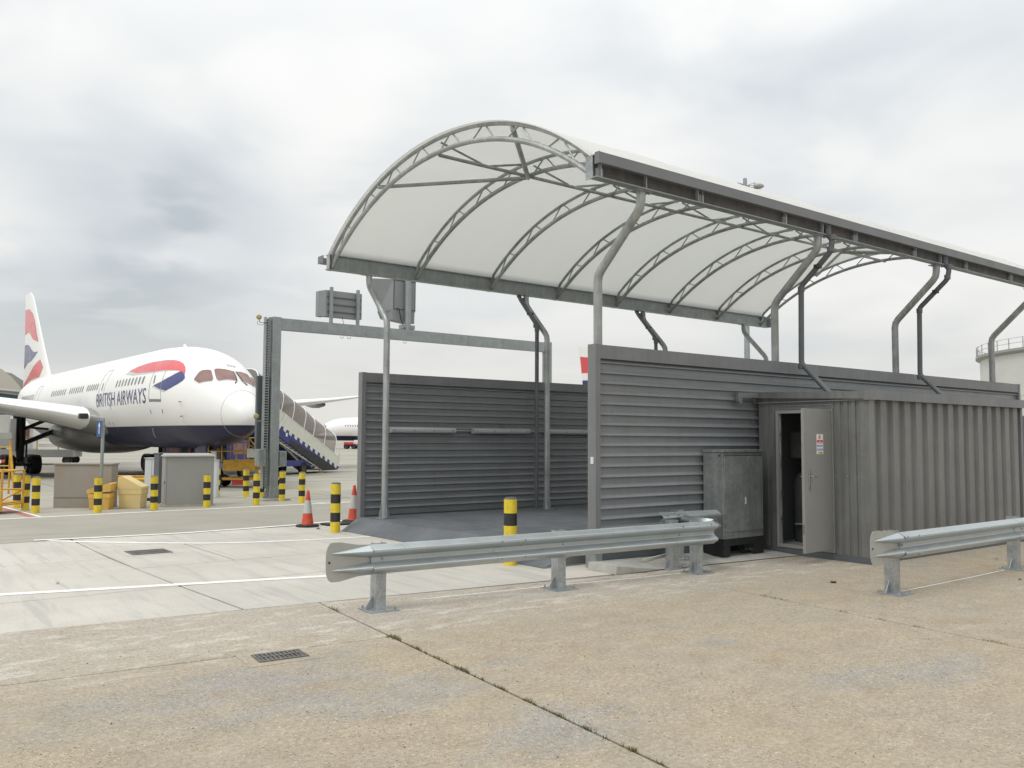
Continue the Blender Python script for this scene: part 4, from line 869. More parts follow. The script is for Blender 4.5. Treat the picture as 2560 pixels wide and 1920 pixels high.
# panel seen nearly edge on, facing the road to the left
ps = Matrix.Rotation(R(207), 4, 'Z')
pnl = MB().box((-.05, .045, 1.86), (.26, .052, 2.27), Matrix.Rotation(R(99), 4, 'Z')).build('panel', 'bluesign', sg)
ar = MB(); mm_ = Matrix.Rotation(R(99), 4, 'Z')
ar.box((.085, .0525, 1.93), (.125, .0545, 2.12), mm_).add([mm_ @ Vector(q) for q in ((.04, .0540, 2.12), (.17, .0540, 2.12), (.105, .0540, 2.23))], [(0, 1, 2)]); ar.build('arrow', 'swhite', pnl)
MB().box((-.055, .0445, 1.855), (.265, .0458, 2.275), mm_).build('border', 'swhite', pnl)
def gritbin(name, label, cx, cy, w_, d_, h, rz, m, openlid):
    t = thing(name, label, 'grit bin', (cx, cy, 0), rz, None, world=False)
    a, b = w_/2, d_/2; secs = []
    for z, k in ((0, .86), (.03, .88), (h*.45, .95), (h*.455, .99), (h*.62, 1.0)): secs.append([(-a*k, -b*k, z), (a*k, -b*k, z), (a*k, b*k, z), (-a*k, b*k, z)])
    MB().loft(secs, smooth=False, caps=True).build('tub', m, t)
    z0 = h*.62
    if openlid: pr = [(-a*1.03, z0), (a*1.03, z0), (a*1.0, z0+.05), (-a*.70, h*1.02), (-a*.95, h*1.0), (-a*1.02, z0+.2)]
    else: pr = [(-a*1.08, z0), (a*1.05, z0+.06), (a*1.12, h), (a*.9, h+.015), (-a*1.12, z0+.10), (-a*1.14, z0+.03)]
    MB().prism([(x, -b*1.02, z) for x, z in pr], (0, d_*1.02, 0)).build('lid', m, t, label='sloping lid'); return t
gritbin('grit_bin', 'orange-yellow grit bin with sloping lid behind the sign post bollard', 5.32, 24.35, .52, .5, .66, R(-30), 'bino', False)
gritbin('grit_bin', 'pale yellow grit bin with tall wedge lid', 6.08, 24.35, .60, .52, .82, R(-34), 'bin', True)
tb = thing('tow_bar', 'long orange-yellow tow bar on the ground behind the grit bins', 'tow bar', (7.4, 29.5, 0), R(-30), None, world=False)
MB().tube([(-1.9, 0, .52), (1.3, 0, .50)], .055, 8).build('bar', 'oran', tb); MB().tube([(-1.9, .16, .62), (1.3, .16, .58)], .03, 8).build('side_tube', 'oran', tb)
for x in (-1.2, .9): MB().lathe([(.04, -.05), (.16, -.05), (.17, 0), (.16, .05), (.04, .05)], n=16, mx=Matrix.Translation((x, .1, .17)) @ Matrix.Rotation(R(90), 4, 'X')).build('wheel', 'tyre', tb); MB().tube([(x, .1, .17), (x, 0, .52)], .02, 6).build('strut', 'oran', tb)

# orange trolley with barrier tape at the left edge
tr = thing('orange_trolley', 'orange-yellow wheeled frame trolley with red and white barrier tape', 'trolley', (2.95, 24.5, 0), R(-38), None, world=False)
for y in (-.45, .45):
    for z in (.22, .55, 1.02): MB().tube([(-1.4, y, z), (.42, y, z)], .026, 6).build('frame_rail', 'oran', tr)
    for x in (-1.4, -.8, -.2, .42): MB().tube([(x, y, .08 if x > 0 else .2), (x, y, 1.04)], .028, 6).build('frame_post', 'oran', tr)
    MB().tube([(-.2, y, .22), (.42, y, .55)], .02, 6).build('brace', 'oran', tr)
for z in (.22, 1.02):
    for x in (-1.4, -.2, .42): MB().tube([(x, -.45, z), (x, .45, z)], .024, 6).build('cross_rail', 'oran', tr)
MB().box((-1.38, -.43, .24), (.40, .43, .27)).build('deck', 'oran', tr)
MB().box((-1.3, -.47, .78), (.1, -.458, 1.0)).build('side_board', 'oran', tr)
for x in (-.9, 0.1): MB().lathe([(.02, -.03), (.085, -.03), (.09, 0), (.085, .03), (.02, .03)], n=14, mx=Matrix.Translation((x, -.4, .09)) @ Matrix.Rotation(R(90), 4, 'X')).build('wheel', 'tyre', tr)
tp = [((-1.4, -.5, 1.15), (.48, -.5, 1.28)), ((-1.3, -.52, .72), (.48, -.5, 1.27)), ((.48, -.5, 1.26), (.05, -.52, .55))]
for a, b in tp:
    n = int((Vector(b)-Vector(a)).length/.09)
    for k in range(n):
        p0, p1 = lerp(a, b, k/n), lerp(a, b, (k+1)/n); MB().add([(p0[0], p0[1], p0[2]-.025), (p1[0], p1[1], p1[2]-.025), (p1[0]+.03, p1[1], p1[2]+.025), (p0[0]+.03, p0[1], p0[2]+.025)], [(0, 1, 2, 3)]).build('tape', 'red' if k % 2 else 'swhite', tr)
th_ = thing('ladder_frame', 'tall narrow yellow ladder frame standing by the landing gear wheels', 'ladder frame', (4.1, 32.6, 0), R(-35), None, world=False)
for x in (-.22, .22): MB().tube([(x, 0, 0), (x, 0, 1.95)], .03, 6).build('upright', 'oran', th_)
for z in (.35, .9, 1.5, 1.9): MB().tube([(-.22, 0, z), (.22, 0, z)], .024, 6).build('rung', 'oran', th_)
MB().box((-.26, -.05, 1.78), (.26, .05, 1.98)).build('head_board', 'kiosk', th_); MB().tube([(.22, 0, 1.5), (.55, -.3, .05)], .04, 6).build('stay', 'oran', th_)

# ------------------------------------------------------------------ gantry
gt = thing('sign_gantry', 'galvanised goalpost gantry carrying two display boxes seen from behind', 'gantry', (10.2, 25.15, 0))
for x in (10.20, 20.86):
    pst = MB().bbox((x-.125, 25.02, .05), (x+.135, 25.28, 5.50), .012).build('post', 'galvd', gt)
    MB().box((x-.42, 24.75, 0), (x+.42, 25.55, .05)).build('plinth', 'conc', pst)
    for s_ in (-1, 1): MB().prism([(x+s_*.125, 25.14, .05), (x+s_*.30, 25.14, .05), (x+s_*.125, 25.14, .50)], (0, .02, 0)).build('gusset', 'galvd', pst)
MB().box((10.20+.138, 25.03, 5.12), (20.86-.128, 25.28, 5.47)).build('beam', 'galvd', gt)
ct = MB().box((9.88, 25.10, .35), (9.90, 25.28, 5.48)).box((10.0, 25.10, .35), (10.02, 25.28, 5.48)).build('cable_tray', 'galvd', gt)
for k in range(64): MB().box((9.90, 25.12, .42+k*.079), (10.0, 25.14, .455+k*.079)).build('rung', 'galvd', ct)
MB().tube([(9.95, 25.17, .3), (9.95, 25.17, 5.4)], .02, 6).build('cable', 'black', gt)
MB().bbox((9.78, 25.42, 1.45), (10.50, 25.56, 3.72), .01).build('display_board', 'kioskd', gt, label='dark upright display board on the back of the left post')
MB().bbox((9.66, 24.86, 1.02), (9.87, 25.2, 1.52), .01).build('junction_box', 'ecab', gt); MB().bbox((10.36, 25.0, 1.0), (10.58, 25.3, 1.45), .01).build('junction_box', 'ecab', gt)
for (z, x) in ((5.36, 9.62), (2.42, 9.60)):
    l_ = MB().tube([(9.95, 25.2, z-.05), (x+.05, 25.05, z-.08), (x, 25.0, z+.02)], .013, 6).build('lamp_bracket', 'galvd', gt)
    MB().lathe([(0, .05), (.05, .045), (.078, .015), (.082, 0), (.07, -.03), (0, -.05)], n=18, mx=Matrix.Translation((x-.02, 24.95, z+.07)) @ Matrix.Rotation(R(90), 4, 'X') @ Matrix.Rotation(R(-20), 4, 'Y')).build('lens', 'lampglass', l_)
MB().tube(smooth_path([(9.6, 25.0, 5.33), (9.55, 25.0, 5.22), (9.72, 25.02, 5.2), (9.9, 25.1, 5.32)], .05), .006, 5).build('flex', 'black', gt)
# first box on two posts with three rails
s1 = thing('display_box', 'flat grey display box on two uprights above the gantry beam', 'display box', (12.4, 25.15, 5.47), 0, 'display boxes on the gantry')
MB().bbox((11.88, 25.25, 5.69), (13.14, 25.50, 6.53), .01).build('housing', 'dbox', s1)
MB().add([(11.70, 25.42, 5.70), (11.88, 25.25, 5.69), (11.88, 25.25, 6.53), (11.70, 25.42, 6.50), (11.70, 25.62, 5.70), (11.88, 25.62, 5.69), (11.88, 25.62, 6.53), (11.70, 25.62, 6.50)], [(0, 1, 2, 3), (0, 3, 7, 4), (3, 2, 6, 7), (0, 4, 5, 1)]).build('side_box', 'dbox', s1)
for z in (5.84, 6.07, 6.30): MB().box((11.92, 25.215, z), (13.10, 25.245, z+.03)).build('rail', 'kioskd', s1)
for x in (12.02, 12.95): MB().box((x-.045, 25.12, 5.47), (x+.045, 25.21, 6.62)).build('upright', 'galvd', s1)
MB().tube([(12.42, 25.2, 5.70), (12.46, 25.15, 5.47)], .008, 5).build('cable', 'black', s1)
s2 = thing('display_box', 'deep tapered grey signal box on a round post above the gantry beam', 'display box', (14.8, 25.2, 5.47), 0, 'display boxes on the gantry')
MB().add([(14.31, 25.28, 6.12), (15.17, 25.28, 6.12), (15.17, 25.28, 7.16), (14.31, 25.28, 7.16), (14.06, 25.85, 6.10), (15.12, 25.85, 6.10), (15.12, 25.95, 7.22), (13.72, 25.95, 7.22)],
         [(0, 1, 2, 3), (1, 5, 6, 2), (5, 4, 7, 6), (4, 0, 3, 7), (3, 2, 6, 7), (0, 4, 5, 1)]).build('upper_housing', 'dbox', s2)
MB().add([(14.30, 25.28, 5.80), (15.13, 25.28, 5.72), (15.14, 25.28, 6.12), (14.27, 25.28, 6.12), (14.12, 25.8, 5.85), (15.0, 25.8, 5.75), (15.0, 25.8, 6.10), (14.0, 25.8, 6.10)],
         [(0, 1, 2, 3), (1, 5, 6, 2), (5, 4, 7, 6), (4, 0, 3, 7), (0, 4, 5, 1)]).build('lower_housing', 'dbox', s2)
fr2 = MB(); fr2.box((14.32, 25.268, 7.13), (15.17, 25.279, 7.145)).box((14.32, 25.268, 6.16), (15.17, 25.279, 6.175)).box((14.325, 25.268, 6.175), (14.34, 25.279, 7.13)).box((15.15, 25.268, 6.175), (15.165, 25.279, 7.13)); fr2.build('door_seal', 'black', s2)
MB().tube([(14.80, 25.15, 5.47), (14.80, 25.15, 7.24)], .105, 20).build('post', 'galvd', s2)
MB().box((14.55, 25.10, 5.50), (15.05, 25.30, 5.64)).build('clamp', 'galvd', s2)
MB().tube(smooth_path([(14.45, 25.26, 6.20), (14.50, 25.20, 6.15), (14.56, 25.18, 5.8), (14.66, 25.1, 5.5)], .05), .018, 6).build('cable', 'black', s2)
for x in (12.4, 12.65, 14.7): MB().tube([(x+.06*math.cos(a*PI/4), 25.15, 5.10+.06*math.sin(a*PI/4)-.02) for a in range(4, 9)], .008, 5).build('cable_hook', 'galvd', gt)

# ------------------------------------------------------------------ floodlight mast, tank
ms_ = thing('floodlight_mast', 'tall floodlight mast standing behind the canopy, lamp above the gutter', 'lamp mast', (45.8, 35.1, 0))
MB().tube([(45.8, 35.1, -.3), (45.8, 35.1, 18.55)], .16, 14, rs=[.22, .125]).build('mast', 'galvd', ms_)
dv = Vector((.7945, -.6072, 0)); q0 = Vector((45.8, 35.1, 0))
ms_.location.z = .30
def mp(a, z, b=0): return q0+dv*a+Vector((0, 0, z))+Vector((.607, .794, 0))*b
MB().tube([mp(-.5, 18.28), mp(-.1, 18.14), mp(.12, 18.0)], .03, 6, rs=[.015, .05, .05]).build('spike_arm', 'galvd', ms_)
MB().bbox((-.2, -.1, -.12), (.25, .1, .1), .03, Matrix.Translation(mp(.05, 18.02)) @ Matrix.Rotation(R(-37), 4, 'Z')).build('head_bracket', 'galvd', ms_)
for z0, z1 in ((18.12, 18.27), (18.05, 18.12), (17.95, 17.97)): MB().tube([mp(.2, z0), mp(.62, z1)], .022, 6).build('lamp_arm', 'galvd', ms_)
fl = MB().lathe([(0, .0), (.14, .01), (.17, .12), (.19, .30), (.16, .48), (.09, .6), (.02, .66), (0, .66)], n=16, mx=Matrix.Translation(mp(.58, 18.04)) @ Matrix.Rotation(R(-37), 4, 'Z') @ Matrix.Rotation(R(88), 4, 'Y')).build('floodlight', 'lampbody', ms_)
MB().tube([mp(.64, 18.30), mp(.64, 17.86)], .03, 6).build('yoke', 'galvd', fl); MB().box((-.18, -.12, -.01), (.18, .12, .01), Matrix.Translation(mp(.80, 17.76)) @ Matrix.Rotation(R(-37), 4, 'Z')).build('visor', 'galvd', fl)
tk = thing('storage_tank', 'large pale cylindrical storage tank with railing at the right edge', 'storage tank', (87.4, 24.1, 0)); TC = (87.4, 24.1); TR = 14.0; tk.scale = (1, 1, .90)
MB().lathe([(TR, 0), (TR, 6.2), (TR+.03, 6.2), (TR+.03, 6.28), (TR, 6.28), (TR, 10.0)], (*TC, 0), 96).build('shell', 'tankm', tk)
MB().lathe([(TR, 10.0), (TR+.35, 10.22), (TR+.35, 10.45), (TR, 10.45), (0, 11.2)], (*TC, 0), 96).build('rim', 'kiosk', tk)
for zz in (10.95, 11.4): MB().lathe([(TR+.24, zz-.02), (TR+.28, zz), (TR+.24, zz+.02), (TR+.22, zz), (TR+.24, zz-.02)], (*TC, 0), 96).build('railing', 'galv', tk)
for k in range(56):
    a = 2*PI*k/56; x, y = TC[0]+(TR+.25)*math.cos(a), TC[1]+(TR+.25)*math.sin(a); MB().box((x-.03, y-.03, 10.45), (x+.03, y+.03, 11.4)).build('railing_post', 'galv', tk)
for a, r2 in ((R(170.5), .22),):
    x, y = TC[0]+(TR+.45)*math.cos(a), TC[1]+(TR+.45)*math.sin(a); MB().tube([(x, y, 0), (x, y, 10.6)], r2, 10).build('riser_pipe', 'galvd', tk)
for a in (R(158), R(165), R(174)):
    x, y = TC[0]+(TR-.2)*math.cos(a), TC[1]+(TR-.2)*math.sin(a); MB().tube(smooth_path([(x, y, 10.4), (x, y, 11.1), (x-.3, y, 11.1), (x-.3, y, 10.9)], .1), .06, 6).build('vent_pipe', 'galvd', tk)

# ------------------------------------------------------------------ airliner
FP = [(0,3.62,3.62,0.0),(.1,3.95,3.29,.32),(.35,4.30,3.05,.60),(.75,4.66,2.87,.84),(1.3,5.04,2.70,1.09),(2.1,5.57,2.5,1.42),(3.0,6.14,2.33,1.80),(4.2,6.84,2.18,2.24),(5.5,7.33,2.09,2.52),(7.2,7.68,2.04,2.74),(9.2,7.88,2.03,2.85),(12,7.97,2.03,2.885),(20,7.97,2.03,2.885),(33,7.97,2.03,2.885),(38,7.97,2.3,2.84),(44,7.9,3.3,2.4),(50,7.5,4.9,1.45),(54.5,6.95,6.0,.55),(56.5,6.62,6.32,.12)]
def fp(s):
    if s <= 0: return FP[0][1:]
    if s >= FP[-1][0]: return FP[-1][1:]
    n = len(FP)
    for i in range(n-1):
        if FP[i][0] <= s <= FP[i+1][0]: break
    h = FP[i+1][0]-FP[i][0]; u = (s-FP[i][0])/h; out = []
    for k in (1, 2, 3):
        def sl(j):
            if j == 0 or j == n-1: return None
            a = (FP[j][k]-FP[j-1][k])/(FP[j][0]-FP[j-1][0]); b = (FP[j+1][k]-FP[j][k])/(FP[j+1][0]-FP[j][0])
            return 0 if a*b <= 0 else 2*a*b/(a+b)
        d = (FP[i+1][k]-FP[i][k])/h; m0 = sl(i); m1 = sl(i+1)
        if m0 is None: m0 = 1.6*d if i == 0 else d
        if m1 is None: m1 = d
        out.append((2*u**3-3*u*u+1)*FP[i][k]+(u**3-2*u*u+u)*h*m0+(-2*u**3+3*u*u)*FP[i+1][k]+(u**3-u*u)*h*m1)
    return out
def fs(s, phi, off=0):
    t, b, w_ = fp(s); c = (t+b)/2; r_ = (t-b)/2
    return Vector((s, (w_+off)*math.cos(phi), c+(r_+off)*math.sin(phi)))
def z2phi(s, z):
    t, b, w_ = fp(s); return math.degrees(math.asin(max(-1, min(1, (z-(t+b)/2)/((t-b)/2)))))
def drape(polys, name, m, parent, off=.012, mirror=True, ds=.3, dp=5.0):
    """polys in (s, phi degrees) wrapped on the starboard side of the fuselage"""
    bm = bmesh.new()
    for p_ in polys:
        try: bm.faces.new([bm.verts.new((a, b, 0)) for a, b in p_])
        except ValueError: pass
    bmesh.ops.triangulate(bm, faces=bm.faces)
    xs_ = [v.co.x for v in bm.verts]; ys_ = [v.co.y for v in bm.verts]
    def cuts(lo, hi, st, n_):
        k = math.ceil(lo/st)
        while k*st < hi:
            co = Vector((k*st, 0, 0)) if n_[0] else Vector((0, k*st, 0))
            bmesh.ops.bisect_plane(bm, geom=list(bm.verts)+list(bm.edges)+list(bm.faces), plane_co=co, plane_no=n_); k += 1
    cuts(min(xs_), max(xs_), ds, Vector((1, 0, 0))); cuts(min(ys_), max(ys_), dp, Vector((0, 1, 0)))
    bm.verts.index_update(); vs = [(v.co.x, v.co.y) for v in bm.verts]; fc_ = [[v.index for v in f.verts] for f in bm.faces]; bm.free()
    if mirror: MB().add([fs(a, R(180-b), off) for a, b in vs], [list(reversed(f)) for f in fc_], True).build(name, m, parent)
    return MB().add([fs(a, R(b), off) for a, b in vs], fc_, True).build(name, m, parent)
def rrect(s0, z0, s1, z1, r_, n=3, slant=0):
    out = []
    for cx, cy, a0 in ((s1-r_, z1-r_, 0), (s0+r_, z1-r_, 90), (s0+r_, z0+r_, 180), (s1-r_, z0+r_, 270)):
        for k in range(n+1): a = R(a0+90*k/n); out.append((cx+r_*math.cos(a), cy+r_*math.sin(a)))
    return out
def sz(poly): return [(s, z2phi(s, z)) for s, z in poly]
pln = thing('airliner', 'white airliner with dark blue belly parked nose-in beyond the kiosks, nearest of the airliners', 'airliner', (11.187, 29.467, 0), 1.6104, 'airliners on the apron', world=False)
pln.scale = (.69973,)*3
fm = MB(); secs = []; ss = [0, .02, .06, .12, .22, .35, .55, .8, 1.1]+[1.3+.15*i for i in range(34)]+[6.6+.5*i for i in range(14)]+[13.5+1.5*i for i in range(29)]+[56.2, 56.5]
for s in ss: secs.append([fs(s, 2*PI*j/96) for j in range(96)])
fm.loft(secs, smooth=True, caps=True); fus = fm.build('fuselage', 'fus', pln, ang=60)
# radome seam, hatch lines
def loop_line(pts, r_, name='seam', m='line'): return MB().tube(pts, r_, 5, caps=True).build(name, m, fus)
loop_line([fs(1.3, 2*PI*j/48, .004) for j in range(49)], .011)
for s in (14.4, 31.5): loop_line([fs(s, 2*PI*j/48, -.004) for j in range(49)], .008)
# livery
red = [(11.85,29.9),(10.72,34.8),(9.66,38.2),(8.51,41.1),(7.31,44.5),(6.39,47.5),(5.83,48.5),(5.22,47.6),(4.8,44.5),(4.5,39.4),(4.41,35.6),(4.64,37.2),(4.86,37.0),(5.48,35.0),(6.5,31.5),(7.48,28.4),(8.65,26.6),(10.21,26.0)]
blue = [(4.86,36.9),(4.62,37.0),(4.41,35.6),(4.2,31.5),(4.25,26.8),(4.52,20.5),(4.95,13.9),(5.41,8.7),(6.13,9.5),(6.92,12.0),(6.17,17.5),(5.38,27.0)]
grey = [(12.24,26.1),(11.82,29.4),(10.21,26.0),(8.65,26.6),(7.48,28.4),(6.5,31.5),(5.48,35.0),(5.06,36.4),(5.69,32.9),(6.71,29.1),(7.75,26.1),(8.85,24.3),(10.66,23.3)]
grey2 = [(7.05,10.4),(6.89,12.0),(6.13,9.5),(5.41,8.7),(5.58,6.4)]
drape([grey, grey2], 'ribbon_logo_shadow', 'lgrey', pln, .006); drape([red], 'ribbon_logo', 'lred', pln, .011, ds=.25); drape([blue], 'ribbon_logo', 'lblue', pln, .013, ds=.25)
# doors: outline tubes, window, sill
def outline(poly, name, parent, r_=.014, m='line'):
    pts = poly+[poly[0]]; dense = []
    for a, b in zip(pts[:-1], pts[1:]):
        for k in range(6): dense.append(lerp(a, b, k/6))
    dense.append(poly[0])
    for sgn in (1, -1): 
        o = MB().tube([fs(s, R(p_) if sgn > 0 else PI-R(p_), .008) for s, p_ in dense], r_, 4, caps=False).build(name, m, parent)
outline([(7.55,43.5),(6.35,46.6),(5.85,-2.0),(7.31,-3.4)], 'door', pln, .02)
drape([[(7.30,-3.2),(5.83,-1.9),(5.85,-4.8),(7.28,-6.2)]], 'door_sill', 'win', pln, .012)
drape([[(7.16,23.6),(7.02,23.9),(6.88,15.0),(7.00,14.4)]], 'door_window', 'win', pln, .014)
outline([(16.9,37),(15.75,37),(15.75,-1),(16.9,-1)], 'door', pln, .012); outline([(35.6,33),(34.4,33),(34.4,0),(35.6,0)], 'door', pln, .012)
# passenger windows
def windows(s0, s1, n):
    for k in range(n):
        s = s0+(s1-s0)*k/(n-1); drape([sz(rrect(s-.13, 5.58, s+.13, 6.03, .12))], 'window', 'win', pln, .010, ds=1, dp=8)
windows(8.55, 13.3, 9); windows(17.5, 19.9, 6); windows(21.1, 24.5, 7); windows(25.9, 29.9, 8); windows(36.4, 42.0, 10)
drape([sz(rrect(16.2, 5.5, 16.38, 6.0, .08))], 'door_window', 'win', pln, .012)
# lettering wrapped onto both sides
def text_polys(txt, font_stretch=1.0):
    cu = bpy.data.curves.new('lettering', 'FONT'); cu.body = txt; cu.resolution_u = 3; cu.fill_mode = 'FRONT'; o = bpy.data.objects.new('lettering', cu); COL.objects.link(o)
    dg = bpy.context.evaluated_depsgraph_get(); me = bpy.data.meshes.new_from_object(o.evaluated_get(dg)); bpy.data.objects.remove(o); bpy.data.curves.remove(cu)
    V = [v.co.copy() for v in me.vertices]; F = [list(p_.vertices) for p_ in me.polygons]; bpy.data.meshes.remove(me); return V, F
def lettering(txt, s_left, s_right, z0, z1, name, m, parent, off=.016, port=True, bold=0.0, phi=False):
    V, F = text_polys(txt); x0 = min(v.x for v in V); x1 = max(v.x for v in V); y0 = min(v.y for v in V); y1 = max(v.y for v in V)
    # starboard reads left to right going forward (s falling)
    P2 = [(s_left+(s_right-s_left)*(v.x-x0)/(x1-x0), z0+(z1-z0)*(v.y-y0)/(y1-y0)) for v in V]
    bm = bmesh.new(); vv = [bm.verts.new((a, b, 0)) for a, b in P2]
    for f in F:
        try: bm.faces.new([vv[i] for i in f])
        except ValueError: pass
    st = (z1-z0)/8 if not phi else 4.0; k = math.ceil(z0/st)
    while k*st < z1: bmesh.ops.bisect_plane(bm, geom=list(bm.verts)+list(bm.edges)+list(bm.faces), plane_co=(0, k*st, 0), plane_no=(0, 1, 0)); k += 1
    bm.verts.index_update(); vs = [(v.co.x, v.co.y) for v in bm.verts]; fc_ = [[v.index for v in f.verts] for f in bm.faces]; bm.free()
    mb = MB()
    def ph(a, b): return R(b) if phi else R(z2phi(a, b))
    mb.add([fs(a, ph(a, b), off) for a, b in vs], fc_)
    if port: mb.add([fs(s_left+s_right-a, PI-ph(s_left+s_right-a, b), off) for a, b in vs], [list(reversed(f)) for f in fc_])
    return mb.build(name, m, parent)
lettering('BRITISH AIRWAYS', 17.2, 7.75, 4.50, 5.34, 'airline_name', 'lblue', pln)
lettering('ZB-JNB', 3.50, 3.66, 86.5, 94.5, 'registration', 'blk', pln, port=False) if False else None
# cockpit windows in (s, phi)
def cockpit(poly):
    c = (sum(p_[0] for p_ in poly)/len(poly), sum(p_[1] for p_ in poly)/len(poly))
    o = drape([[lerp(c, p_, 1.07) for p_ in poly]], 'cockpit_window', 'frame', pln, .018, False, .1, 3.0)
    drape([poly], 'pane', 'cpit', o, .03, False, .1, 3.0)
w1_ = [(3.58,35.6),(3.68,49.5),(3.65,53.7),(3.42,61.5),(3.30,63.0),(2.78,56.2),(2.67,51.2),(3.20,35.6)]
w2_ = [(3.27,67.6),(3.31,70.6),(3.14,81.5),(2.95,93.8),(2.05,91.5),(2.42,59.2),(2.60,58.7)]
cockpit(w1_); cockpit(w2_); cockpit([(s_, 193-p_) for s_, p_ in reversed(w1_)]); cockpit([(s_, 193-p_) for s_, p_ in reversed(w2_)])
def regtext():
    V, F = text_polys('ZB.JNB'); x0 = min(v.x for v in V); x1 = max(v.x for v in V); y1 = max(v.y for v in V)
    MB().add([fs(3.42+.19*v.y/y1, R(90.2+13.5*(v.x-x0)/(x1-x0)), .012) for v in V], F).build('registration', 'win', pln)
regtext()
for sgn in (1, -1):
    wp = MB().tube([fs(2.06, R(96.5-sgn*6), .05), fs(2.45, R(96.5-sgn*3.5), .07), fs(2.92, R(96.5-sgn*2.2), .05)], .02, 5).build('wiper', 'gear', pln)
    MB().tube([fs(2.02, R(96.5-sgn*8), .02), fs(1.85, R(96.5-sgn*14), .05)], .028, 5).build('wiper_base', 'gear', wp)
# small marks: probes, drain masts
for (s, ph_) in ((4.0, .2), (4.02, -18.9)):
    for sg_ in (1, -1):
        p0 = fs(s, R(ph_) if sg_ > 0 else PI-R(ph_), 0); q = Vector((-.25, .06*sg_, 0)); MB().tube([p0, p0+Vector((0, .09*sg_, 0)), p0+Vector((-.28, .11*sg_, 0))], .022, 5).build('probe', 'gear', pln)
for (s, a, b) in ((7.3, -14.7, -19.6), (5.83, -13.1, -18.2), (14.2, -9, -13), (15.6, -28, -33), (14.9, -29, -34)):
    drape([[(s-.03, a), (s+.03, a), (s+.05, b), (s-.01, b)]], 'mark', 'gear', pln, .008)
drape([[(8.2+.2*k, -38-3.0*k), (8.34+.2*k, -38-3.0*k), (8.4+.2*k, -40-3.0*k), (8.26+.2*k, -40-3.0*k)] for k in range(5)], 'service_mark', 'lgrey', pln, .008)
for s in (9.5, 12.3): MB().box((s, -.18, 1.62), (s+.5, .18, 2.06)).build('antenna', 'gear', pln)
MB().prism([(9.5, -.03, 7.85), (10.2, -.03, 7.85), (10.15, -.03, 8.12), (9.95, -.03, 8.12)], (0, .06, 0)).build('blade_antenna', 'white', pln)
# belly fairing
bf_ = MB(); secs = []
for s, hw, zb2, zt2 in ((20.4, .4, 2.4, 2.9), (21.2, 1.8, 2.0, 3.3), (22.2, 2.7, 1.78, 3.8), (23.6, 3.1, 1.6, 4.1), (25, 3.25, 1.5, 4.2), (29, 3.1, 1.6, 4.0), (32, 2.4, 1.85, 3.4), (34.5, 1.0, 2.2, 2.8), (35.2, .3, 2.4, 2.6)):
    c = (zb2+zt2)/2; r_ = (zt2-zb2)/2; secs.append([(s, hw*math.copysign(abs(math.cos(2*PI*j/40))**.75, math.cos(2*PI*j/40)), c+r_*math.copysign(abs(math.sin(2*PI*j/40))**.8, math.sin(2*PI*j/40))) for j in range(40)])
bf_.loft(secs, smooth=True, caps=True).build('belly_fairing', 'wingu', pln, ang=70)
# wings, stabilisers
AF = [(0, 0), (.005, .10), (.02, .21), (.06, .34), (.14, .45), (.28, .50), (.45, .46), (.65, .30), (.85, .12), (1, .01), (.85, -.10), (.6, -.28), (.4, -.42), (.2, -.46), (.08, -.36), (.02, -.20), (.005, -.09)]
def wing(stations, name, m, parent, sgn):
    mb = MB(); secs = []
    for (t, sle, ch, z, th) in stations: secs.append([(sle+a*ch, sgn*t, z+b*th) for a, b in AF])
    mb.loft(secs, smooth=True, caps=True); return mb.build(name, m, parent, ang=50)
WS = [(2.0, 16.2, 13.2, 3.55, 1.75), (3.2, 17.3, 12.0, 3.85, 1.55), (5, 18.7, 10.7, 4.25, 1.25), (8, 20.6, 8.7, 4.75, .98), (12, 23.3, 7.3, 5.25, .75), (20, 29.2, 4.8, 6.1, .46), (25, 32.9, 3.3, 6.7, .30), (28, 35.6, 2.2, 7.1, .18), (30, 39.3, .4, 7.35, .04)]
SS = [(.6, 47.6, 5.2, 6.6, .55), (4, 50.2, 3.6, 7.0, .35), (9.4, 54.4, 1.6, 7.6, .12)]
for sgn in (1, -1):
    wg = wing(WS, 'wing', 'wingu', pln, sgn)
    st_ = []
    for (t, sle, ch, z, th) in WS[1:8]:
        k = min(.11, .75/ch); st_.append([(sle+a*ch-.012, sgn*t, z+b*th*1.02) for a, b in [AF[i] for i in (12+1, 14, 15, 16, 0, 1, 2, 3, 4)]])
    MB().loft([[q for q in row] for row in st_], closed=False, smooth=True).build('slat', 'white', wg)
    for t in (9.8, 15.5, 21): 
        z = 4.95 if t < 12 else (5.6 if t < 18 else 6.15); s = 24.5+(t-9.8)*.72; MB().lathe([(0, 0), (.16, .4), (.26, 1.4), (.22, 2.8), (.02, 4.2)], n=12, mx=Matrix.Translation((s, sgn*t, z-.35)) @ Matrix.Rotation(R(90), 4, 'Y') @ Matrix.Diagonal((1.2, 1, 1, 1))).build('flap_fairing', 'wingu', wg)
    wing(SS, 'stabiliser', 'wingu', pln, sgn)
    p0 = Vector((17.5, sgn*3.55, 4.0)); MB().bbox((-.2, -.25, -.22), (.25, .25, .12), .06, Matrix.Translation(p0)).build('landing_light', 'gear', wg)
fin = MB(); fsec = []
FN = [(7.4, 42.6, 13.2, .62), (8.2, 44.1, 11.6, .58), (11.5, 47.6, 8.0, .44), (15.0, 51.2, 4.9, .30), (16.2, 52.5, 3.7, .22), (16.75, 53.6, 2.6, .10)]
for z, sle, ch, th in FN: fsec.append([(sle+a*ch, b*th, z) for a, b in [(q[0], abs(q[1])) for q in AF[:10]]]+[(sle+a*ch, -abs(b)*th, z) for a, b in reversed(AF[1:9])])
fino = fin.loft(fsec, smooth=True, caps=True).build('fin', 'white', pln, ang=50)
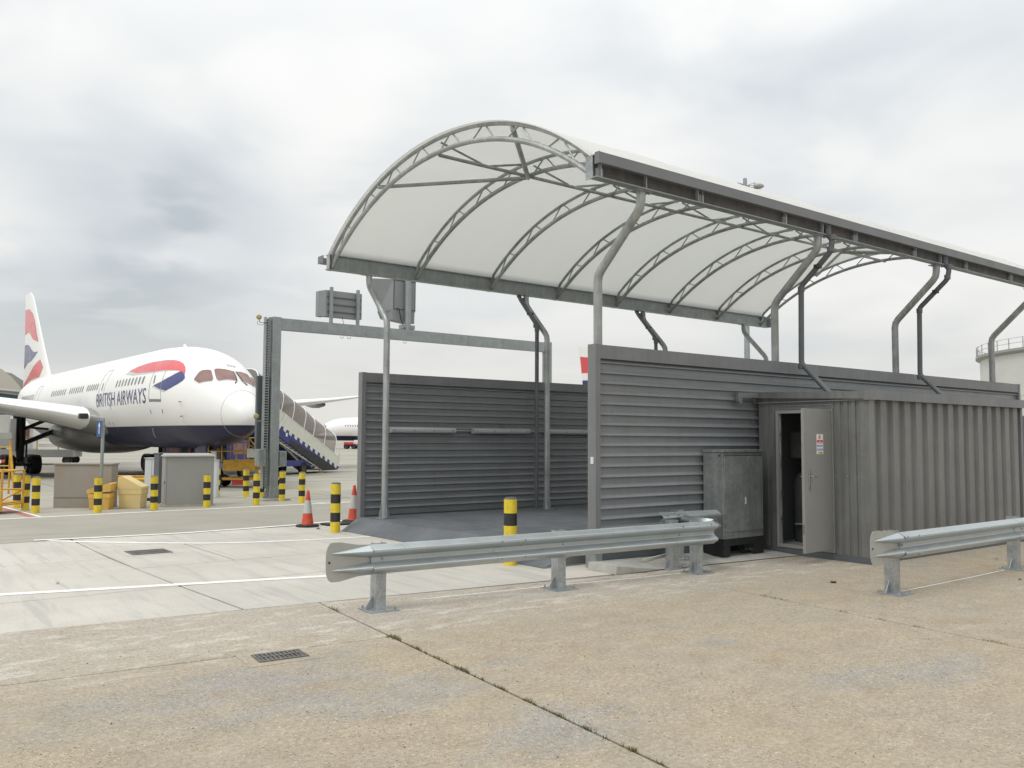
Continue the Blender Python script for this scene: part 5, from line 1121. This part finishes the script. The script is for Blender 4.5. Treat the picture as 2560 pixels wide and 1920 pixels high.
def fin_half(s, z):
    for i in range(len(FN)-1):
        if FN[i][0] <= z <= FN[i+1][0]: break
    u = (z-FN[i][0])/(FN[i+1][0]-FN[i][0]); sle = FN[i][1]+(FN[i+1][1]-FN[i][1])*u; ch = FN[i][2]+(FN[i+1][2]-FN[i][2])*u; th = FN[i][3]+(FN[i+1][3]-FN[i][3])*u
    x = max(0, min(1, (s-sle)/ch)); up = AF[:10]
    for a, b in zip(up[:-1], up[1:]):
        if a[0] <= x <= b[0]: return th*(a[1]+(b[1]-a[1])*(x-a[0])/max(1e-6, b[0]-a[0])), sle, ch
    return .01, sle, ch
def findecal(poly, m):
    bm = bmesh.new(); bm.faces.new([bm.verts.new((a, b, 0)) for a, b in poly]); bmesh.ops.triangulate(bm, faces=bm.faces)
    for ax, lo, hi, stp in ((0, 44, 57, .5), (1, 7, 17, .5)):
        k = lo
        while k < hi: bmesh.ops.bisect_plane(bm, geom=list(bm.verts)+list(bm.edges)+list(bm.faces), plane_co=((k, 0, 0) if ax == 0 else (0, k, 0)), plane_no=((1, 0, 0) if ax == 0 else (0, 1, 0))); k += stp
    bm.verts.index_update(); vs = [(v.co.x, v.co.y) for v in bm.verts]; F = [[v.index for v in f.verts] for f in bm.faces]; bm.free(); mb = MB()
    for sg_ in (1, -1):
        o_ = []
        for a, b in vs:
            h_, sle, ch = fin_half(a, b); a = max(sle+.04*ch, min(sle+ch-.01, a)); h_, sle, ch = fin_half(a, b); o_.append((a, sg_*(h_+.02), b))
        mb.add(o_, F, True)
    mb.build('tail_stripe', m, fino)
findecal([(55.95,15.25),(53.48,15.05),(51.9,14.5),(50.69,13.67),(49.6,12.4),(48.6,11.45),(50.92,11.87),(52.74,12.62),(54.2,12.8),(55.7,12.73)], 'lred')
findecal([(55.6,11.63),(54.4,11.65),(53.1,11.46),(51.28,10.85),(49.9,10.55),(48.41,10.54),(49.52,10.2),(51.38,9.85),(53.65,9.75),(55.5,9.29)], 'lblue')
findecal([(55.5,7.5),(55.4,7.8),(53.36,8.3),(49.88,9.25),(47.31,9.72),(46.0,8.9),(47.2,8.1),(51.89,8.0)], 'lred')
# engines
for sgn in (1, -1):
    mx = Matrix.Translation((20.0, sgn*9.4, 2.55)) @ Matrix.Diagonal((1, 1.15, 1.15, 1)) @ Matrix.Rotation(R(90), 4, 'Y')
    en = MB().lathe([(1.50, .42), (1.60, 1.0), (1.66, 2.0), (1.60, 3.2), (1.35, 4.6), (1.05, 5.2)], n=40, mx=mx).build('engine', 'navy', pln)
    MB().lathe([(1.18, .55), (1.24, .12), (1.33, 0), (1.44, .10), (1.50, .42)], n=40, mx=mx).build('intake_lip', 'lip', en)
    MB().lathe([(1.18, .55), (1.15, 1.3), (.3, 1.32)], n=40, mx=mx).build('intake', 'dark', en)
    MB().lathe([(.0, .9), (.12, .98), (.26, 1.2), (.32, 1.34)], n=20, mx=mx).build('spinner', 'kioskd', en)
    for k in range(18):
        a = 2*PI*k/18; MB().add([mx @ Vector(((.28)*math.cos(a), .28*math.sin(a), 1.30)), mx @ Vector((1.14*math.cos(a+.05), 1.14*math.sin(a+.05), 1.10)), mx @ Vector((1.14*math.cos(a+.30), 1.14*math.sin(a+.30), 1.28)), mx @ Vector((.28*math.cos(a+.4), .28*math.sin(a+.4), 1.36))], [(0, 1, 2, 3)]).build('fan_blade', 'gear', en)
    MB().lathe([(1.05, 5.0), (.75, 5.9), (.35, 6.8), (0, 7.2)], n=24, mx=mx).build('exhaust_cone', 'gear', en)
    MB().prism([(21.0, sgn*9.4-.2, 4.2), (25, sgn*9.4-.2, 3.8), (26, sgn*9.4-.2, 4.9), (23.4, sgn*9.4-.2, 5.0)], (0, .4, 0)).build('pylon', 'wingu', en)
    MB().box((20.9, sgn*9.4+sgn*1.86, 2.6), (22.0, sgn*9.4+sgn*1.91, 2.95)).build('engine_mark', 'lgrey', en)
# landing gear
def wheel(c, r_, wd_, parent):
    mx = Matrix.Translation(c) @ Matrix.Rotation(R(90), 4, 'X'); h = wd_/2
    wo = MB().lathe([(r_*.55, -h*.8), (r_*.85, -h), (r_*.96, -h*.8), (r_, -h*.4), (r_, h*.4), (r_*.96, h*.8), (r_*.85, h), (r_*.55, h*.8)], n=28, mx=mx).build('wheel', 'tyre', parent)
    MB().lathe([(0, -h*.55), (r_*.4, -h*.6), (r_*.56, -h*.82), (r_*.56, h*.82), (r_*.4, h*.6), (0, h*.55)], n=20, mx=mx).build('hub', 'gear', wo)
for sgn in (1, -1):
    lg = MB().tube([(28.6, sgn*5.1, 4.4), (28.7, sgn*4.95, 2.4), (28.8, sgn*4.9, .75)], .3, 12, rs=[.42, .33, .22]).build('main_gear', 'gear', pln)
    for s in (28.05, 29.55):
        for dt in (-.82, .82): wheel((s, sgn*4.9+dt, .69), .69, .66, lg)
        MB().tube([(s, sgn*4.9-.8, .69), (s, sgn*4.9+.8, .69)], .12, 8).build('axle', 'gear', lg)
    MB().tube([(27.9, sgn*4.9, .75), (29.7, sgn*4.9, .75)], .17, 8).build('bogie_beam', 'gear', lg)
    MB().tube([(28.75, sgn*4.9, 2.1), (27.4, sgn*2.4, 3.35)], .17, 8).build('side_brace', 'gear', lg)
    MB().tube([(28.7, sgn*4.95, 3.1), (26.6, sgn*3.6, 3.9)], .13, 8).build('drag_brace', 'gear', lg)
    MB().tube([(28.4, sgn*4.6, 1.2), (28.4, sgn*4.6, 2.4)], .07, 6).build('torque_link', 'gear', lg)
    MB().box((27.4, sgn*5.45-.03, 1.6), (29.6, sgn*5.45+.03, 3.9)).build('gear_door', 'wingu', lg)
    MB().tube([(28.6, sgn*4.4, 3.3), (28.6, sgn*3.2, 3.2)], .09, 6).build('link', 'gear', lg)
ng = MB().tube([(5.6, 0, 2.3), (5.3, 0, .55)], .14, 10).build('nose_gear', 'gear', pln)
for dt in (-.36, .36): wheel((5.25, dt, .5), .5, .34, ng)
MB().tube([(5.4, 0, 1.2), (6.9, 0, 2.2)], .09, 8).build('drag_brace', 'gear', ng)
for sg_ in (1, -1): MB().box((4.6, sg_*.55-.02, 1.25), (5.9, sg_*.55+.02, 2.3)).build('gear_door', 'navy', ng)
MB().bbox((4.9, -.2, 1.3), (5.1, .2, 1.6), .04).build('taxi_light', 'kiosk', ng)

# farther airliners (main shapes only)
KEEP = {'fuselage', 'wing', 'fin', 'stabiliser', 'belly_fairing', 'engine', 'main_gear', 'nose_gear', 'window', 'cockpit_window', 'ribbon_logo'}
def far_plane(label, noseat, aft_deg, keep=KEEP, sc=.69973):
    c = copy_tree(pln, None, keep); c.location = (*noseat, 0); c.rotation_euler = (0, 0, R(aft_deg)); c['label'] = label; c.scale = (sc,)*3; return c
SM = {'fuselage', 'wing', 'fin', 'stabiliser', 'belly_fairing'}
far_plane('white airliner side-on behind the mobile stairs, nose to the left', (66.0, 145.0), -30, SM | {'window', 'cockpit_window', 'engine'})
far_plane('airliner hidden behind the bay whose striped tail shows beside the wall end', (93.3, 45.7), 143, SM)
far_plane('farthest airliner, only its small red tail showing above the stairs', (143, 265), -112, SM)
far_plane('airliner at the left edge of which only a red tail sliver shows', (-10, 118), 80, SM)

# ------------------------------------------------------------------ mobile stairs
_A = Vector((21.77, 44.27)); _B = Vector((13.3, 38.5)); _d = (_B-_A).normalized()
sa = thing('mobile_stairs', 'white and blue truck-mounted passenger stairs with tinted canopy beside the airliner nose', 'mobile stairs', (21.77, 44.27, 0), math.atan2(_d.y, _d.x), None, world=False)
K = .385
def lz(d): return .22+K*d
TOP = 8.3; W_ = 1.5
for y in (0, -W_):
    mb = MB().prism([(.0, y-.03, lz(0)+.02), (TOP, y-.03, lz(TOP)+.02), (TOP, y-.03, lz(TOP)+.78), (.1, y-.03, lz(0)+.62), (0, y-.03, lz(0)+.5)], (0, .06, 0)).build('side_panel', 'cream', sa)
    bl = MB().prism([(.25, y-.04, .12), (1.7, y-.04, .12), (TOP, y-.04, lz(TOP)-.50), (TOP, y-.04, lz(TOP)+.02), (0, y-.04, lz(0)+.03)], (0, .08, 0)).build('lower_skirt', 'nblue', sa)
    dkp = MB().prism([(.4, y-.045, .14), (1.75, y-.045, .14), (5.0, y-.045, lz(5.0)-.62), (5.0, y-.045, lz(5.0)-.36), (.5, y-.045, lz(.5)-.12)], (0, .09, 0)).build('under_frame', 'black', sa)
    for k in range(16):
        d = .30+k*.50; 
        MB().prism([(d-.02, y-.046, lz(d)+.04), (d+.24, y-.046, lz(d+.24)+.04), (d+.24+.05, y-.046, lz(d+.24)-.10), (d+.10, y-.046, lz(d+.05)-.16), (d-.02+.06, y-.046, lz(d)-.09)], (0, .092, 0)).build('tread_tooth', 'cream', sa)
    MB().tube([(.0, y, lz(0)+.56), (TOP, y, lz(TOP)+.80)], .045, 6).build('handrail', 'cream', sa)
for k in range(24):
    d = .1+k*.34; MB().box((d, -W_+.04, lz(d)-.02), (d+.32, -.04, lz(d)+.02)).build('tread', 'galvd', sa)
hoops = [.5, 1.65, 2.75, 3.65, 4.75, 5.75, 6.8, 7.9]
def hoop(d, r_): # canopy cross-section perpendicular to the slope
    pts = []; n = 14
    for k in range(n+1):
        a = PI*k/n; y = -W_/2+W_/2*math.copysign(abs(math.cos(a))**.7, math.cos(a)); h = 1.22*math.sin(a)**.55 if 0 < k < n else 0
        pts.append((d-K*h*.9, y, lz(d)+.62+h*.95+(0 if d < 3 else .10)))
    return pts
for d in hoops: MB().tube(hoop(d, .03), .030, 6).build('canopy_hoop', 'white', sa)
for a, b in zip(hoops[:-1], hoops[1:]): MB().loft([hoop(a+.02, 0), hoop(b-.02, 0)], closed=False, smooth=True).build('canopy_pane', 'sglass', sa)
MB().bbox((1.9, -1.55, .42), (9.3, -.05, .72), .02).build('chassis', 'nblue', sa)
MB().bbox((8.2, -1.6, .45), (10.0, .0, 1.75), .08).build('cab', 'nblue', sa); MB().box((8.5, .003, 1.1), (9.5, .012, 1.6)).build('cab_window', 'cpit', sa)
MB().tube([(1.75, -.02, .14), (5.8, -.02, 1.62)], .03, 6).build('white_strut', 'cream', sa)
MB().tube([(4.0, -.1, .7), (6.7, -.1, 2.2)], .05, 6).build('hydraulic_ram', 'kiosk', sa)
MB().prism([(6.5, .05, 1.75), (6.72, .05, 1.7), (5.45, .05, 3.02), (5.28, .05, 2.98)], (0, .04, 0)).build('diagonal_stay', 'cream', sa)
MB().bbox((4.9, -1.2, .75), (5.8, -.2, 1.25), .03).build('engine_box', 'nblue', sa)
for d in (3.5, 8.6):
    for y in (-.12, -1.35): wheel((d, y, .32), .32, .22, sa)
MB().tube([(1.9, -.05, .5), (1.9, -.05, .03)], .03, 6).build('jack_leg', 'oran', sa); MB().box((1.75, -.15, .0), (2.05, .05, .03)).build('jack_foot', 'oran', sa)
MB().box((-.15, -W_, .14), (1.7, 0, .17)).build('bottom_step', 'cream', sa)
MB().tube([(-.05, .0, .5), (-.05, 0, 1.05)], .03, 6).build('end_post', 'cream', sa)
MB().box((5.2, .046, lz(5.2)-.30), (5.36, .05, lz(5.2)-.12)).build('notice_plate', 'swhite', sa)

# ------------------------------------------------------------------ tug, yellow trailer
tg = thing('tow_tug', 'dark blue tow tug standing under the airliner nose', 'tug', (11.7, 37.3, 0), R(-35), None, world=False)
MB().bbox((-1.3, -.7, .30), (1.2, .7, .85), .06).build('body', 'navy', tg); MB().bbox((-1.0, -.62, .84), (.2, .62, 1.75), .08).build('cab', 'navy', tg)
for y in (-.625, .625): MB().box((-.85, y-.003, 1.1), (.05, y+.003, 1.6)).build('side_window', 'cpit', tg)
MB().box((.201, -.5, 1.1), (.206, .5, 1.6)).build('windscreen', 'cpit', tg); MB().box((-.6, -.712, .95), (-.2, -.702, 1.02)).build('badge', 'swhite', tg)
for x in (-.85, .75):
    for y in (-.6, .6): wheel((x, y, .3), .30, .22, tg)
yt = thing('yellow_work_platform', 'orange-yellow wheeled work platform with guard rails behind the bollards', 'work platform', (12.2, 32.2, 0), R(-37), None, world=False)
MB().bbox((-.9, -.45, .62), (.3, .45, 1.02), .02).build('body', 'oran', yt); MB().bbox((.3, -.45, .75), (1.05, .45, 1.08), .02).build('engine_hood', 'oran', yt)
MB().box((-1.5, -.5, .28), (1.1, .5, .36)).build('chassis', 'oran', yt); MB().box((-2.6, -.10, .33), (-1.5, .10, .43)).build('drawbar', 'oran', yt)
for y in (-.48, .48):
    for z in (1.35, 1.85): MB().tube([(-1.45, y, z), (.05 if z > 1.5 else .5, y, z)], .022, 6).build('guard_rail', 'oran', yt)
    for x in (-1.45, -.95, -.4, .05): MB().tube([(x, y, .95), (x, y, 1.85)], .022, 6).build('guard_post', 'oran', yt)
    MB().tube([(.05, y, 1.85), (.62, y, 1.1)], .022, 6).build('guard_rail', 'oran', yt); MB().tube([(-.4, y, 1.85), (.5, y, 1.35)], .016, 6).build('guard_rail', 'oran', yt)
for x in (-1.45, .05): MB().tube([(x, -.48, 1.85), (x, .48, 1.85)], .022, 6).build('guard_rail', 'oran', yt)
for x in (-1.1, .8):
    for y in (-.5, .5): wheel((x, y, .22), .22, .14, yt)
MB().bbox((-1.35, -.5, 1.0), (-1.15, -.38, 1.35), .02).build('control_box', 'cream', yt); MB().box((.0, -.52, 1.12), (.45, -.49, 1.45)).build('notice_board', 'cream', yt)
MB().box((-.55, -.46, .10), (-.1, -.44, .3)).build('reflector_board', 'vred', yt)

# ------------------------------------------------------------------ distant vehicles and terminal
def van(name, label, x, y, rz, L_, h, m, cabm):
    t = thing(name, label, 'vehicle', (x, y, 0), rz, 'service vehicles in the distance', world=False)
    MB().bbox((-L_/2, -1, .7), (L_*.22, 1, h), .08).build('box_body', m, t); MB().bbox((L_*.24, -.95, .5), (L_/2, .95, h*.8), .15).build('cab', cabm, t)
    MB().box((L_*.30, -.955, h*.5), (L_*.44, .955, h*.72)).build('cab_window', 'cpit', t); MB().box((-L_/2, -.8, .45), (L_/2-.2, .8, .7)).build('chassis', 'black', t)
    for xx in (-L_*.3, L_*.34):
        for yy in (-.9, .9): wheel((xx, yy, .42), .42, .25, t)
    return t
van('service_vehicle', 'small red tug at the foot of the stairs canopy, far across the apron', 70.0, 138, R(-35), 2.0, 1.2, 'vred', 'vred')
van('service_vehicle', 'white service van with red cab far across the apron', 73.4, 139, R(-40), 3.6, 1.55, 'white', 'vred')
van('service_vehicle', 'grey and white loader farther right across the apron', 77.2, 138, R(-37), 3.0, 1.4, 'kiosk', 'white')
van('service_vehicle', 'blue baggage truck at the wall edge far across the apron', 80.0, 136.5, R(-37), 2.4, 1.4, 'nblue', 'white')
sl_ = thing('scissor_lift_truck', 'white catering lift truck seen beneath the near wing at far left', 'lift truck', (7.0, 68.5, 0), R(-20), None, world=False)
MB().bbox((-2.4, -1.1, 1.9), (2.2, 1.1, 3.3), .05).build('box_body', 'white', sl_); MB().bbox((-3.4, -1.0, .5), (3.2, 1.0, 1.0), .05).build('chassis', 'kiosk', sl_); MB().bbox((2.3, -1, .9), (3.6, 1, 2.6), .15).build('cab', 'white', sl_); MB().box((2.6, -1.01, 1.7), (3.4, 1.01, 2.4)).build('cab_window', 'cpit', sl_)
for y in (-.9, .9):
    for a, b in (((-1.8, y, 1.0), (1.6, y, 1.9)), ((-1.8, y, 1.9), (1.6, y, 1.0))): MB().tube([a, b], .07, 6).build('scissor_arm', 'kiosk', sl_)
for x in (-2.4, 2.4):
    for y in (-.9, .9): wheel((x, y, .45), .45, .3, sl_)
ld = thing('cargo_loader', 'low grey cargo loader beyond the landing gear', 'cargo loader', (10.6, 66, 0), R(-25), None, world=False)
MB().bbox((-3, -1.2, .5), (2.2, 1.2, 1.0), .04).build('platform', 'kiosk', ld); MB().bbox((2.2, -.5, .9), (3.0, .9, 2.3), .1).build('cab', 'cream', ld)
for x in (-2.6, -1.3, 0, 1.3): MB().tube([(x, -1.2, 1.0), (x, -1.2, 1.8)], .04, 6).build('guard_post', 'oran', ld)
MB().tube([(-2.6, -1.2, 1.8), (1.3, -1.2, 1.8)], .04, 6).build('guard_rail', 'oran', ld)
for x in (-2.2, 1.8):
    for y in (-1, 1): wheel((x, y, .3), .3, .2, ld)
tm = thing('terminal_building', 'distant terminal hall with a curved pale roof and blue-green glazing', 'building', (13, 200, 0), 0, None, world=False)
mr_ = Matrix.Rotation(R(-5), 4, 'Z')
MB().box((-75, -20, 0), (13.5, 20, 4.6), mr_).build('base_wall', 'kiosk', tm)
rp = [(13.8, 10.2), (13.4, 10.9), (12.2, 12.4), (10.6, 13.8), (9.0, 14.6), (6, 14.9), (-76, 14.9), (-76, 10.2)]
MB().prism([mr_ @ Vector((x, -21, z)) for x, z in rp], mr_.to_3x3() @ Vector((0, 42, 0))).build('roof', 'troof', tm)
MB().box((-75, -20.6, 9.6), (13.7, 20.6, 10.15), mr_).build('eaves', 'white', tm)
for k in range(16): a = 13.4-k*5.5; MB().box((a-5.4, -20.3, 4.6), (a, -20.1, 9.6), mr_).build('window', 'tgreen', tm)
MB().box((-74.8, -20.05, 4.6), (13.45, 19.9, 9.6), mr_).build('hall', 'tgreen', tm)
rp2 = [(20, 8), (18.6, 11.5), (16.5, 14.3), (14, 16.0), (10, 16.8), (4, 16.8), (4, 8)]
MB().prism([mr_ @ Vector((x, 24, z)) for x, z in rp2], mr_.to_3x3() @ Vector((0, 30, 0))).build('rear_roof', 'kiosk', tm)
hg = thing('distant_hangar', 'low pale hangar range along the far edge of the apron', 'building', (60, 420, 0), R(-25), None, world=False)
MB().box((-60, -10, 0), (120, 10, 5.0)).build('wall', 'tankm', hg); MB().box((-60.3, -10.3, 5.0), (120.3, 10.3, 5.5)).build('roof', 'kiosk', hg)

for o in bpy.data.objects:
    if '_w' in o: del o['_w']
